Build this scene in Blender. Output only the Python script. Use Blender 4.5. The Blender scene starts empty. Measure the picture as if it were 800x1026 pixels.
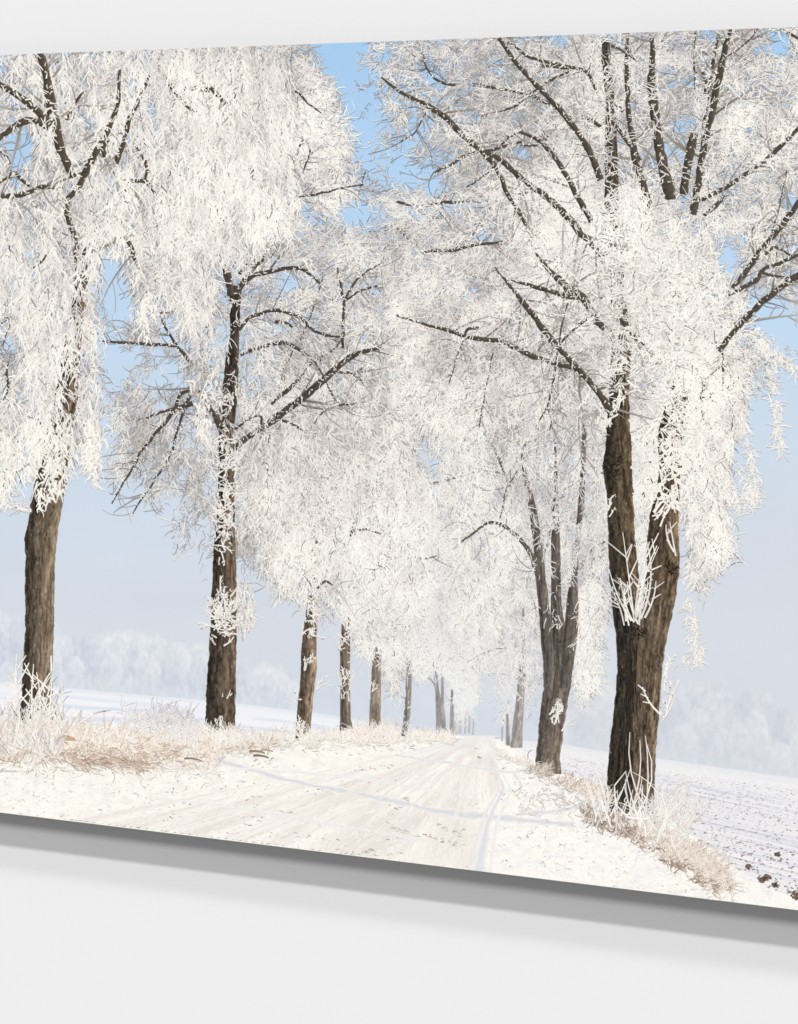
import bpy, math
import numpy as np
from mathutils import Vector

# ------------------------------------------------------------------ layout
# The photograph shows one thing: a photo print on a thick panel hanging on a pale wall,
# seen obliquely.  The print's picture is flat ink on the panel, so it is laid out in the
# panel's own plane: S() turns a point of the sketch of the picture into metres on that plane.
F, HOR, DIST = 1500.0, 224.0, 1.39
YAW = math.atan(F / 5219.0)
SA, CA = math.sin(YAW), math.cos(YAW)
CAM = (DIST * SA, -DIST * CA)
THICK = 0.030                                   # front face of the panel to the wall

def S(x, y):
    rx = (np.asarray(x, float) - 400.0) / F
    rz = -(np.asarray(y, float) - HOR) / F
    s = -CAM[1] / (CA + rx * SA)
    return CAM[0] + s * (-SA + rx * CA), s * rz

U0 = float(S(-150, 400)[0]); U1 = float(S(950, 400)[0])
V1 = float(S(0, 55)[1]); V0 = float(S(0, 814)[1])
def edge_y(x, v):                               # where the level v of the panel lies in the sketch
    rx = (np.asarray(x, float) - 400.0) / F
    return HOR - v * F * (CA + rx * SA) / -CAM[1]
def top_y(x): return edge_y(x, V1)
def bot_y(x): return edge_y(x, V0)

scene = bpy.context.scene
col = scene.collection
rng = np.random.default_rng(11)

# ------------------------------------------------------------------ noise
def _hash(ix, iy, seed):
    h = (ix.astype(np.int64) * 374761393 + iy.astype(np.int64) * 668265263 + seed * 1442695041) & 0xffffffff
    h = ((h ^ (h >> 13)) * 1274126177) & 0xffffffff
    h = h ^ (h >> 16)
    return (h & 0xffff) / 65535.0

def noise(x, y, seed=0):
    x = np.asarray(x, float); y = np.asarray(y, float)
    ix = np.floor(x); iy = np.floor(y)
    fx = x - ix; fy = y - iy
    fx = fx * fx * (3 - 2 * fx); fy = fy * fy * (3 - 2 * fy)
    a = _hash(ix, iy, seed); b = _hash(ix + 1, iy, seed)
    c = _hash(ix, iy + 1, seed); d = _hash(ix + 1, iy + 1, seed)
    return (a + (b - a) * fx) * (1 - fy) + (c + (d - c) * fx) * fy

def fbm(x, y, seed=0, o=3):
    t = 0; a = 0.5; n = 0
    for i in range(o):
        t = t + a * noise(x * 2 ** i, y * 2 ** i, seed + i * 17); n += a; a *= 0.55
    return t / n

def lin(c):
    c = np.clip(np.asarray(c, float) / 255.0, 0, 1)
    return np.where(c <= 0.04045, c / 12.92, ((c + 0.055) / 1.055) ** 2.4)
INK = 0.88
ZS = 0.6                                       # thickness of the whole stack of ink layers, relative to the heights below                                    # the paper white of the print
def mix(a, b, t):
    t = np.asarray(t, float)
    if t.ndim: t = t[..., None]
    return np.asarray(a, float) * (1 - t) + np.asarray(b, float) * t
def ramp(q, stops):
    xs = [s[0] for s in stops]
    return np.stack([np.interp(q, xs, [s[1][k] for s in stops]) for k in range(3)], -1)

# ------------------------------------------------------------------ materials
def mat_ink():
    m = bpy.data.materials.new('printed_ink'); m.use_nodes = True
    n = m.node_tree.nodes; l = m.node_tree.links
    b = n['Principled BSDF']
    a = n.new('ShaderNodeVertexColor'); a.layer_name = 'ink'
    tc = n.new('ShaderNodeTexCoord')
    g = n.new('ShaderNodeTexNoise'); g.inputs['Scale'].default_value = 900; g.inputs['Detail'].default_value = 2
    l.new(tc.outputs['Object'], g.inputs['Vector'])
    mr = n.new('ShaderNodeMapRange'); mr.inputs['To Min'].default_value = 0.965; mr.inputs['To Max'].default_value = 1.035
    l.new(g.outputs['Fac'], mr.inputs['Value'])
    mx = n.new('ShaderNodeMix'); mx.data_type = 'RGBA'; mx.blend_type = 'MULTIPLY'; mx.inputs['Factor'].default_value = 1
    l.new(a.outputs['Color'], mx.inputs['A']); l.new(mr.outputs['Result'], mx.inputs['B'])
    l.new(mx.outputs['Result'], b.inputs['Base Color'])
    b.inputs['Roughness'].default_value = 0.6
    b.inputs['Specular IOR Level'].default_value = 0.05
    return m

def mat_plain(name, c, rough, scale, amp, bump=0.0):
    m = bpy.data.materials.new(name); m.use_nodes = True
    n = m.node_tree.nodes; l = m.node_tree.links
    b = n['Principled BSDF']
    tc = n.new('ShaderNodeTexCoord')
    g = n.new('ShaderNodeTexNoise'); g.inputs['Scale'].default_value = scale; g.inputs['Detail'].default_value = 4
    l.new(tc.outputs['Object'], g.inputs['Vector'])
    r = n.new('ShaderNodeMix'); r.data_type = 'RGBA'
    r.inputs['A'].default_value = (*[v * (1 - amp) for v in c], 1)
    r.inputs['B'].default_value = (*[v * (1 + amp) for v in c], 1)
    l.new(g.outputs['Fac'], r.inputs['Factor']); l.new(r.outputs['Result'], b.inputs['Base Color'])
    b.inputs['Roughness'].default_value = rough
    b.inputs['Specular IOR Level'].default_value = 0.1
    if bump:
        bp = n.new('ShaderNodeBump'); bp.inputs['Strength'].default_value = bump; bp.inputs['Distance'].default_value = 0.0005
        l.new(g.outputs['Fac'], bp.inputs['Height']); l.new(bp.outputs['Normal'], b.inputs['Normal'])
    return m

M_INK = mat_ink()
M_WALL = mat_plain('painted_wall', (0.75, 0.75, 0.75), 0.9, 6.0, 0.004)
M_EDGE = mat_plain('panel_edge', (0.05, 0.05, 0.05), 0.7, 60.0, 0.1, 0.1)

# ------------------------------------------------------------------ mesh helpers
def link(o, parent=None):
    col.objects.link(o)
    if parent is not None: o.parent = parent
    return o

def empty(name, parent=None, label=None):
    o = bpy.data.objects.new(name, None); o.empty_display_size = 0.02
    if label: o['label'] = label
    return link(o, parent)

class Ink:
    """collects flat patches of ink (x, y in the sketch, height in metres) into one mesh"""
    def __init__(s): s.v = []; s.c = []; s.f = []; s.n = 0
    def quads(s, X, Y, Z, C):
        """X, Y, C: (N, K, 2[,3]) ribbons, Z: (N,)"""
        N, K = X.shape[:2]
        if not N: return
        u, v = S(X, Y)
        u = np.clip(u, U0, U1); v = np.clip(v, V0, V1)
        z = np.broadcast_to(Z.reshape(N, 1, 1) * ZS, X.shape)
        s.v.append(np.stack([u, -z, v], -1).reshape(-1, 3))
        s.c.append(np.asarray(C).reshape(-1, 3))
        i = np.arange(N * K * 2).reshape(N, K, 2) + s.n
        q = np.stack([i[:, :-1, 0], i[:, :-1, 1], i[:, 1:, 1], i[:, 1:, 0]], -1).reshape(-1, 4)
        vv = s.v[-1]
        k = q - s.n
        e = (vv[k].max(1) - vv[k].min(1))
        ok = (e[:, 0] > 1e-6) & (e[:, 2] > 1e-6)
        s.f.append(q[ok]); s.n += N * K * 2
    def grid(s, X, Y, z, C):
        """X, Y: (R, K) vertex grid at one height"""
        R, K = X.shape
        u, v = S(X, Y)
        u = np.clip(u, U0, U1); v = np.clip(v, V0, V1)
        s.v.append(np.stack([u, np.full_like(u, -z * ZS), v], -1).reshape(-1, 3))
        s.c.append(np.asarray(C).reshape(-1, 3))
        i = np.arange(R * K).reshape(R, K) + s.n
        s.f.append(np.stack([i[:-1, :-1], i[:-1, 1:], i[1:, 1:], i[1:, :-1]], -1).reshape(-1, 4))
        s.n += R * K
    def build(s, name, parent, label=None):
        if not s.f: return None
        v = np.concatenate(s.v); c = np.concatenate(s.c); f = np.concatenate(s.f)
        me = bpy.data.meshes.new(name)
        me.vertices.add(len(v)); me.vertices.foreach_set('co', v.astype(np.float32).ravel())
        me.loops.add(f.size); me.loops.foreach_set('vertex_index', f.astype(np.int32).ravel())
        me.polygons.add(len(f)); me.polygons.foreach_set('loop_start', np.arange(0, f.size, 4, dtype=np.int32))
        me.update(calc_edges=True)
        a = me.color_attributes.new('ink', 'FLOAT_COLOR', 'POINT')
        rgba = np.ones((len(v), 4), np.float32); rgba[:, :3] = lin(c) * INK
        a.data.foreach_set('color', rgba.ravel())
        me.materials.append(M_INK)
        o = bpy.data.objects.new(name, me)
        if label: o['label'] = label
        return link(o, parent)

def strokes(ink, x, y, ang, ln, w, c, z, curve=0.0, K=4, tip=0.35, c2=None):
    """curved tapering strokes; every argument is an array of N"""
    N = len(x)
    if not N: return
    t = np.linspace(0, 1, K)
    curve = np.broadcast_to(np.asarray(curve, float), (N,))
    th = ang[:, None] + curve[:, None] * (t[None] - 0.5)
    dx = np.cos(th); dy = np.sin(th)
    st = ln[:, None] / (K - 1)
    px = x[:, None] + np.concatenate([np.zeros((N, 1)), np.cumsum(dx[:, :-1] * st, 1)], 1)
    py = y[:, None] + np.concatenate([np.zeros((N, 1)), np.cumsum(dy[:, :-1] * st, 1)], 1)
    hw = 0.5 * w[:, None] * (1 - (1 - tip) * t[None] ** 1.5)
    X = np.stack([px - dy * hw, px + dy * hw], -1); Y = np.stack([py + dx * hw, py - dx * hw], -1)
    C = np.broadcast_to(np.asarray(c)[:, None, None, :], (N, K, 2, 3))
    if c2 is not None:
        C = C * (1 - t[None, :, None, None]) + np.asarray(c2)[:, None, None, :] * t[None, :, None, None]
    ink.quads(X, Y, z, C)

def smooth(pts, step=2.0):
    """Catmull-Rom through rows of numbers whose first two are x, y"""
    p = np.asarray(pts, float)
    if len(p) < 3:
        n = max(2, int(np.hypot(*(p[-1] - p[0])[:2]) / step))
        return p[0] + (p[-1] - p[0]) * np.linspace(0, 1, n)[:, None]
    q = np.vstack([2 * p[0] - p[1], p, 2 * p[-1] - p[-2]]); out = []
    for i in range(1, len(q) - 2):
        n = max(2, int(np.hypot(*(q[i + 1] - q[i])[:2]) / step))
        t = np.linspace(0, 1, n, endpoint=False)[:, None]
        out.append(0.5 * (2 * q[i] + (q[i + 1] - q[i - 1]) * t + (2 * q[i - 1] - 5 * q[i] + 4 * q[i + 1] - q[i + 2]) * t ** 2
                          + (3 * q[i] - 3 * q[i + 1] + q[i + 2] - q[i - 1]) * t ** 3))
    out.append(q[-2][None]); return np.vstack(out)

def inpoly(x, y, poly):
    r = np.zeros(x.shape, bool); n = len(poly)
    for i in range(n):
        x0, y0 = poly[i]; x1, y1 = poly[(i + 1) % n]
        if y0 == y1: continue
        c = ((y0 > y) != (y1 > y)) & (x < (x1 - x0) * (y - y0) / (y1 - y0) + x0)
        r ^= c
    return r

# ------------------------------------------------------------------ the root and the board
root = empty('photo_print')
root['label'] = 'large unframed photo print of a frosted winter avenue, floating off the pale grey wall'
root['category'] = 'wall art'

def board():
    me = bpy.data.meshes.new('panel')
    r = 0.0012
    y0, y1 = 0.0004, THICK
    e = 0.0002
    v = []; f = []
    ring = [(y0, r), (y0 + r, 0), (y1, 0)]
    for yy, inset in ring:
        a, b, c, d = U0 - e + inset, U1 + e - inset, V0 - e + inset, V1 + e - inset
        v += [(a, yy, c), (b, yy, c), (b, yy, d), (a, yy, d)]
    f.append((0, 1, 2, 3))
    for k in range(2):
        for i in range(4):
            j = (i + 1) % 4
            f.append((k * 4 + i, k * 4 + 4 + i, k * 4 + 4 + j, k * 4 + j))
    f.append((8, 11, 10, 9))
    me.from_pydata(v, [], f); me.update(); me.materials.append(M_EDGE)
    return link(bpy.data.objects.new('panel', me), root)
board()

# ------------------------------------------------------------------ sky
SKY = [(20, (164, 202, 237)), (150, (177, 209, 239)), (260, (186, 213, 239)), (400, (200, 218, 236)), (520, (208, 219, 232)),
       (620, (214, 219, 228)), (720, (214, 220, 229)), (830, (214, 220, 229))]
def sky_col(x, y):
    c = ramp(y, SKY)
    c = c + 6 * (fbm(x / 160, y / 60, 3) - 0.5)[..., None]
    warm = np.clip((x - 600) / 300, 0, 1) * np.clip((y - 350) / 200, 0, 1)
    return mix(c, (216, 218, 224), 0.7 * warm)
xs = np.arange(-152, 953, 6.0); ts = np.linspace(0, 1, 150)
X = np.repeat(xs[None], len(ts), 0); Y = top_y(X) + (bot_y(X) - top_y(X)) * ts[:, None]
k = Ink(); k.grid(X, Y, 0.0, sky_col(X, Y)); k.build('printed_sky', root)

# z layers of ink, in metres above the paper
ZL = dict(wood=5e-6, field=5.2e-5, verge=6.6e-5, road=8.2e-5, marks=1.0e-4)

# ------------------------------------------------------------------ distant woods
FLDL = [(-150, 672), (0, 683), (60, 688.5), (120, 694), (200, 701), (240, 705), (300, 712), (340, 718), (400, 728), (450, 736), (485, 738)]
FLDR = [(485, 738), (525, 742), (560, 745), (600, 752), (660, 760), (700, 766), (750, 773), (800, 780), (950, 803)]
def curve(x, pts): return np.interp(x, [p[0] for p in pts], [p[1] for p in pts])
def woods(name, x0, x1, topc, botc, seed, cbase, clight, ncrown, rr, label=None, dz=0.0):
    r = np.random.default_rng(seed); k = Ink()
    xs = np.arange(x0, x1 + 0.6, 0.9)
    cx = r.uniform(x0 - 10, x1 + 10, ncrown); cr = r.uniform(*rr, ncrown)
    tt = curve(cx, topc); bb = curve(cx, botc)
    back = r.uniform(0, 1, ncrown) < 0.55
    cy = np.where(back, tt + cr * 1.0 + r.uniform(0, 8, ncrown), tt + cr + (bb - tt - 1.6 * cr).clip(0) * r.uniform(0.2, 1, ncrown))
    o = np.argsort(cy)
    dome = np.full(len(xs), 1e9)
    for i in o:
        t = np.clip(1 - ((xs - cx[i]) / (cr[i] * 0.8)) ** 2, 0, 1)
        dome = np.where(t > 0, np.minimum(dome, cy[i] - cr[i] * 1.25 * np.sqrt(t)), dome)
    tp = np.minimum(np.minimum(dome, curve(xs, topc) + 12), curve(xs, topc) + 12)
    tp = np.maximum(tp, curve(xs, topc) - 9) + 3.0 * (fbm(xs / 2.5, xs * 0, seed + 2) - 0.5)
    bt = curve(xs, botc) + 2
    n = 110; ts = np.linspace(0, 1, n)[:, None]
    X = np.repeat(xs[None], n, 0); Y = tp + (bt - tp) * ts
    q = fbm(X / 3.2, Y / 6, seed + 5, 4)
    lit = 0.28 + 0.9 * (fbm(X / 8, Y / 26, seed + 9) - 0.5)
    for m, i in enumerate(o):
        ex = (X - cx[i]) / (cr[i] * 0.8); ey = (Y - cy[i]) / (cr[i] * 1.25)
        d = ex ** 2 + np.where(ey > 0, ey * 0.55, ey) ** 2 + 0.5 * (fbm(X / 4, Y / 4, seed + 30 + int(i) % 7) - 0.5)
        a = np.clip((1 - d) * 5, 0, 1) * np.clip(1.3 - ey, 0, 1)
        v = 0.42 + 0.34 * ex * 0.6 - 0.30 * ey + r.normal(0, 0.10)
        lit = lit * (1 - 0.8 * a) + v * 0.8 * a
    lit = np.clip(lit + 0.9 * (q - 0.5), 0, 1)
    C = mix(np.asarray(cbase, float), clight, lit)
    C = mix(C, sky_col(X, Y), 0.7 * np.clip(1 - (Y - tp) / 9, 0, 1) + 0.12)
    C = mix(C, (226, 229, 235), 0.4 * np.clip(1 - (bt - Y) / 22, 0, 1))
    k.grid(X, Y, ZL['wood'] - dz, C)
    return k.build(name, root, label)
woods('printed_wood', -152, 306, [(-150, 598), (0, 609), (30, 612), (60, 622), (110, 628), (150, 634), (200, 642), (250, 655), (290, 672), (306, 706)], FLDL, 21,
      (200, 207, 219), (239, 240, 242), 82, (11, 20), 'hazy frosted wood beyond the snowfield on the left of the picture')
woods('printed_wood', 200, 556, [(200, 660), (258, 666), (330, 672), (400, 690), (450, 705), (500, 706), (556, 700)], [(200, 701), (258, 707), (300, 712), (340, 718), (400, 728), (450, 738), (530, 744), (556, 746)], 33,
      (206, 214, 226), (216, 222, 231), 25, (9, 16), 'bluish far wood fading into haze behind the row of trunks', 3e-6)
woods('printed_wood', 552, 952, [(552, 690), (600, 676), (660, 684), (720, 682), (760, 690), (800, 700), (952, 715)], FLDR, 45,
      (204, 208, 217), (230, 231, 234), 75, (11, 22), 'hazy frosted wood beyond the ploughed field on the right of the picture')

# ------------------------------------------------------------------ snowfields, verges and road
def field(name, x0, x1, topc, fn, z, label=None, botc=None, nr=170, dx=1.6):
    xs = np.arange(x0, x1 + dx, dx); ts = np.linspace(0, 1, nr)[:, None]
    X = np.repeat(xs[None], nr, 0)
    tp = curve(xs, topc); bt = bot_y(xs) if botc is None else curve(xs, botc)
    Y = tp + (np.maximum(bt, tp + 0.5) - tp) * ts
    k = Ink(); k.grid(X, Y, z, fn(X, Y)); return k, name, label

def c_left(x, y):
    d = y - curve(x, FLDL)
    s = fbm(x / 70, d / 3.2, 51) ; s2 = fbm(x / 25, d / 1.6, 53)
    c = ramp(d, [(0, (226, 230, 238)), (5, (240, 241, 246)), (14, (243, 243, 247)), (40, (247, 245, 246)), (60, (250, 246, 241))])
    blue = np.clip((s - 0.47) * 5, 0, 1) * np.clip((d - 6) / 6, 0, 1) * np.clip((48 - d) / 10, 0, 1)
    c = mix(c, (213, 219, 238), 0.75 * blue)
    return c + 7 * (s2 - 0.5)[..., None]
k, n, l = field('printed_field', -152, 500, FLDL, c_left, ZL['field'], None)
k.build(n, root, 'flat snowfield with bluish streaks left of the avenue')

def c_right(x, y):
    d = y - curve(x, FLDR)
    far = np.clip(1 - d / 60, 0, 1)
    c = ramp(d, [(0, (232, 232, 236)), (8, (242, 240, 240)), (40, (240, 237, 238)), (120, (244, 241, 240))])
    p = 5 + d * 0.10
    n1 = 0.6 * fbm((x * 0.8 + y) / (p * 0.55), d / (p * 0.45), 61, 4) + 0.4 * fbm((x + y * 0.9) / p, d / (p * 0.5), 62, 3); n2 = fbm(x / 2.2, y / 1.5, 63, 2)
    c = mix(c, (200, 206, 224), np.clip((n1 - 0.48) * 5, 0, 1) * 0.75 * np.clip(d / 25, 0, 1))
    dk = np.clip((n1 - 0.57) * 8, 0, 1) * np.clip((n2 - 0.45) * 5, 0, 1) * np.clip((d - 8) / 22, 0, 1)
    c = mix(c, (150, 136, 130), 0.55 * dk)
    return c + 8 * (n2 - 0.5)[..., None]
k, n, l = field('printed_field', 480, 952, FLDR, c_right, ZL['field'], None, nr=220, dx=1.3)
r = np.random.default_rng(5)
N = 4200
x = r.uniform(560, 950, N); d = 12 + 130 * r.uniform(0, 1, N) ** 1.4; y = curve(x, FLDR) + d
row = noise((x * 0.55 + y) / (4 + d * 0.05), d * 0 + 1, 9)
ok = (y < bot_y(x) + 3) & (row * 0.6 + 0.4 * r.uniform(0, 1, N) > 0.40)
sz = (0.5 + d / 100) * r.uniform(0.4, 1.25, N)
c = mix(np.array([206, 199, 197.]), (126, 112, 104), np.clip(r.uniform(0, 0.55, N) + d / 260, 0, 1))
strokes(k, x[ok], y[ok], r.normal(0.1, 0.5, N)[ok], sz[ok] * 2.2, sz[ok], c[ok], ZL['field'] + 1e-6 + 1e-5 * r.uniform(0, 1, ok.sum()), r.normal(0, 1, ok.sum()), 4, 0.3)
for (cx, cy, s) in ((763, 881, 4.5), (768, 879, 3.5), (776, 887, 2.5), (797, 898, 6), (803, 893, 4), (749, 868, 2.5), (778, 856, 2), (826, 903, 7), (862, 907, 6)):   # big clods
    n = 46; a = r.uniform(0, 6.28, n); q = np.sqrt(r.uniform(0, 1, n)) * s
    strokes(k, cx + np.cos(a) * q, cy + np.sin(a) * q * 0.55, r.uniform(-0.8, 0.8, n), r.uniform(1.5, 4, n), r.uniform(1, 2.4, n),
            mix(np.array([70, 58, 54.]), (156, 132, 112), r.uniform(0, 1, n)), ZL['field'] + 1.3e-5 + 1e-5 * r.uniform(0, 1, n), r.normal(0, 1, n), 4)
k.build(n if isinstance(n, str) else 'printed_field', root, 'ploughed snowfield flecked with dark soil right of the avenue')

# verge on the left: bank top to the road
BANKL = [(-150, 716), (0, 724), (60, 726), (120, 728), (180, 734), (215, 738), (260, 739), (300, 737), (350, 735), (400, 735), (440, 737), (485, 739)]
def c_vergeL(x, y):
    d = y - curve(x, BANKL)
    n1 = fbm(x / 9, y / 5, 71, 4); n2 = fbm(x / 2, y / 1.4, 73, 2)
    c = mix(np.array([253, 250, 242.]), (243, 238, 230), np.clip((n1 - 0.45) * 3, 0, 1))
    gr = np.clip(1 - np.abs(d - 22) / 22, 0, 1) * np.clip((190 - x) / 90, 0, 1)
    c = mix(c, (222, 200, 182), gr * np.clip((n1 - 0.3) * 2, 0, 1) * 0.9)
    c = mix(c, (196, 186, 180), np.clip((n2 - 0.72) * 6, 0, 1) * 0.5)
    return c + 8 * (n2 - 0.5)[..., None]
xs = np.arange(-152, 486, 1.4)
k, n, l = field('printed_verge', -152, 486, [(a, b) for a, b in zip(xs, curve(xs, BANKL) + 5 * (fbm(xs / 5, xs * 0, 77) - 0.5))], c_vergeL, ZL['verge'], None, dx=1.4)
vL = k
# verge on the right: road edge to the ploughed field
BANKR = [(480, 739), (500, 741), (520, 748), (545, 766), (570, 778), (600, 790), (640, 802), (665, 815), (690, 835), (720, 857), (760, 884), (800, 903), (950, 930)]
def c_vergeR(x, y):
    n1 = fbm(x / 11, y / 6, 81, 4); n2 = fbm(x / 1.8, y / 1.3, 83, 2)
    c = mix(np.array([254, 250, 243.]), (236, 236, 238), np.clip((n1 - 0.5) * 3, 0, 1))
    c = mix(c, (196, 192, 194), np.clip((n2 - 0.7) * 5, 0, 1) * np.clip((n1 - 0.42) * 5, 0, 1) * 0.7)
    return c + 8 * (n2 - 0.5)[..., None]
xs = np.arange(478, 953, 1.4)
k, n, l = field('printed_verge', 478, 952, [(a, b) for a, b in zip(xs, curve(xs, BANKR) + 5 * (fbm(xs / 6, xs * 0, 87) - 0.5))], c_vergeR, ZL['verge'], None, dx=1.4)
vR = k

# road, from the vanishing point towards the viewer
ROADL = [(737, 472), (742, 452), (748, 428), (756, 396), (768, 340), (780, 285), (792, 225), (806, 150), (822, 60), (835, -20), (850, -110), (858, -160)]
ROADR = [(737, 496), (750, 498), (765, 499), (780, 502), (792, 501), (806, 494), (825, 488), (845, 484), (875, 481), (890, 480)]
ys = np.arange(737, 884, 0.9)
xl = np.interp(ys, [p[0] for p in ROADL], [p[1] for p in ROADL]); xl = np.maximum(xl, -152); xr = np.interp(ys, [p[0] for p in ROADR], [p[1] for p in ROADR])
T = np.linspace(0, 1, 420)[None]
X = xl[:, None] + (xr - xl)[:, None] * T; Y = np.repeat(ys[:, None], 420, 1)
Y = np.minimum(Y, bot_y(X) - 1.2)
def c_road(x, y):
    d = np.maximum(y - 733, 1.5)
    a = (x - 484) / d                                   # fans out from the vanishing point
    n1 = fbm(a * 3.2, np.log(d) * 1.5, 91, 4); n2 = fbm(a * 14, np.log(d) * 4, 93, 3); n3 = fbm(x / 2.2, y / 1.3, 95, 2)
    c = mix(np.array([251, 248, 240.]), (230, 224, 215), np.clip((n1 - 0.4) * 2.8, 0, 1))
    c = mix(c, (228, 221, 216), np.clip((n2 - 0.54) * 5, 0, 1) * 0.6)
    c = mix(c, (190, 178, 168), np.clip((n3 - 0.75) * 6, 0, 1) * np.clip((n1 - 0.45) * 5, 0, 1) * 0.6)
    c = mix(c, (236, 233, 234), 0.7 * np.clip(1 - d / 28, 0, 1))
    e = np.clip((a + 9) / 4, 0, 1) * 1.0                # the rough left margin is snowier
    c = mix((252, 247, 239), c, 0.35 + 0.65 * e)
    return c + 5 * (n3 - 0.5)[..., None]
k = Ink(); k.grid(X, Y, ZL['road'], c_road(X, Y))
r = np.random.default_rng(8)
N = 620                                                 # bits of soil on the road
y = 745 + 135 * r.uniform(0, 1, N) ** 0.8; x = r.uniform(-150, 480, N)
patch = fbm(x / 35, y / 7, 99)
ok = (y < bot_y(x) - 1) & (x > np.interp(y, [p[0] for p in ROADL], [p[1] for p in ROADL]) + 4) & (patch > 0.60)
strokes(k, x[ok], y[ok], r.normal(0.22, 0.3, N)[ok], r.uniform(1.5, 5, N)[ok], r.uniform(0.5, 1.1, N)[ok],
        mix(np.array([196, 180, 168.]), (120, 104, 94), r.uniform(0, 1, N))[ok], ZL['road'] + 4e-6 + 4e-6 * r.uniform(0, 1, ok.sum()), 0.0, 3)
for (x0, y0, x1, y1, n) in ((388, 826, 420, 840, 26), (424, 836, 462, 848, 24), (402, 800, 410, 803, 6), (340, 856, 372, 852, 14), (430, 824, 462, 836, 12), (280, 812, 305, 816, 8), (355, 772, 392, 766, 10)):
    t = r.uniform(0, 1, n)
    strokes(k, x0 + (x1 - x0) * t + r.normal(0, 1, n), y0 + (y1 - y0) * t + r.normal(0, 1.1, n), r.normal(0.3, 0.13, n), r.uniform(1.5, 5, n), r.uniform(0.4, 1.0, n),
            mix(np.array([214, 200, 190.]), (138, 122, 112), r.uniform(0, 1, n)), ZL['road'] + 9e-6 + 4e-6 * r.uniform(0, 1, n), 0.0, 3)
n = 9000
y = 740 + 140 * r.uniform(0, 1, n) ** 0.8; x = r.uniform(-150, 500, n)
ok = (y < bot_y(x) - 2) & (x > np.interp(y, [p[0] for p in ROADL], [p[1] for p in ROADL]) + 2) & (x < np.interp(y, [p[0] for p in ROADR], [p[1] for p in ROADR]) - 2)
m = ok.sum(); x = x[ok]; y = y[ok]
strokes(k, x, y, np.arctan2(y - 733, x - 484) + r.normal(0, 0.35, m), r.uniform(1.5, 7, m) * np.clip((y - 735) / 60, 0.25, 1.2) * np.where(y > bot_y(x) - 5, 0.3, 1), r.uniform(0.4, 1.3, m),
        mix(np.array([254, 250, 244.]), (233, 225, 218), r.uniform(0, 1, m)), ZL['road'] + 1.4e-5 * r.uniform(0.05, 0.25, m), 0.0, 3)
road = k.build('printed_road', root, 'snowy track with fanning wheel ruts narrowing into the haze')

# printed tree shadows and the bluish rut beside the road
def band(k, pts, c, z, soft=0.5):
    p = smooth(pts, 1.5)
    d = np.gradient(p[:, :2], axis=0); d /= np.hypot(d[:, 0], d[:, 1])[:, None] + 1e-9
    w = p[:, 2] * np.clip(0.15 + 1.3 * fbm(np.arange(len(p)) / 6, 0 * p[:, 0], 5), 0.05, 1.4); p[:, 1] += 2.2 * (fbm(np.arange(len(p)) / 9, 0 * p[:, 0] + 4, 15) - 0.5)
    for m, (ww, cc) in enumerate(((1.9, mix(np.asarray(c, float), (248, 243, 236), 0.80)), (1.25, mix(np.asarray(c, float), (248, 243, 236), 0.32)), (0.6, mix(np.asarray(c, float), (248, 243, 236), 0.08)))):
        h = 0.5 * ww * w
        X = np.stack([p[:, 0] - d[:, 1] * h, p[:, 0] + d[:, 1] * h], -1)[None]
        Y = np.stack([p[:, 1] + d[:, 0] * h, p[:, 1] - d[:, 0] * h], -1)[None]
        C = np.broadcast_to(cc, X.shape + (3,)) + 10 * (noise(X / 2, Y / 2, 7) - 0.5)[..., None]
        k.quads(X, Y, np.array([z + m * 1e-6]), C)
k = Ink(); z = ZL['marks']
band(k, [(204, 760, 2.5), (230, 765, 3), (262, 774, 3), (300, 784, 3.2), (350, 794, 3.4), (400, 804, 4.2), (440, 813, 5), (490, 818, 5), (530, 823, 4.5), (575, 826, 3.5)], (219, 220, 226), z, 0.35)
band(k, [(395, 757, 1), (440, 763, 1.6), (470, 768, 1.8), (500, 772, 2.2), (520, 773, 2.5), (545, 765, 2)], (226, 225, 228), z + 4e-6)
band(k, [(497, 772, 1.4), (504, 788, 2), (500, 800, 2.4), (494, 812, 3), (489, 826, 3.4), (485, 845, 5), (482, 860, 8), (480, 874, 10)], (222, 224, 232), z + 8e-6)
band(k, [(515, 775, 1), (521, 784, 1.6), (522, 792, 1.2)], (214, 217, 226), z + 1.2e-5)
band(k, [(472, 740, 0.8), (452, 752, 1), (420, 772, 1.2), (380, 800, 1.2)], (232, 226, 222), z + 1.6e-5)
band(k, [(484, 740, 0.8), (478, 756, 1.2), (468, 785, 1.6), (452, 830, 2), (438, 868, 2.4)], (238, 231, 226), z + 2e-5)
band(k, [(480, 740, 0.8), (466, 756, 1), (436, 785, 1.4), (392, 826, 1.8), (356, 856, 2)], (236, 229, 223), z + 2.4e-5)
band(k, [(474, 741, 0.8), (430, 760, 1), (350, 794, 1.4), (250, 833, 1.8)], (238, 231, 225), z + 2.8e-5)
band(k, [(503, 774, 1), (511, 790, 1.4), (506, 806, 1.8), (499, 822, 2), (494, 848, 2), (491, 876, 2.4)], (238, 237, 237), z + 3.2e-5)
band(k, [(498, 766, .8), (501, 780, 1), (498, 796, 1.2), (488, 812, 1.6), (476, 846, 2), (470, 872, 2.4)], (229, 228, 231), z + 3.6e-5)
band(k, [(520, 816, 2), (560, 812, 2.6), (590, 806, 2)], (222, 223, 229), z + 4e-5)
band(k, [(240, 770, 1), (330, 776, 1.6), (420, 790, 1.6), (480, 796, 1.2)], (238, 236, 235), z + 4.4e-5)
band(k, [(150, 800, 1), (220, 806, 1.6), (330, 826, 2), (430, 842, 2)], (237, 235, 233), z + 4.8e-5)
k.build('printed_rut', root, 'blue grey wheel ruts and thin tree shadows across the snowy track')
r = np.random.default_rng(14)                           # pitted snow on both verges
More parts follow.
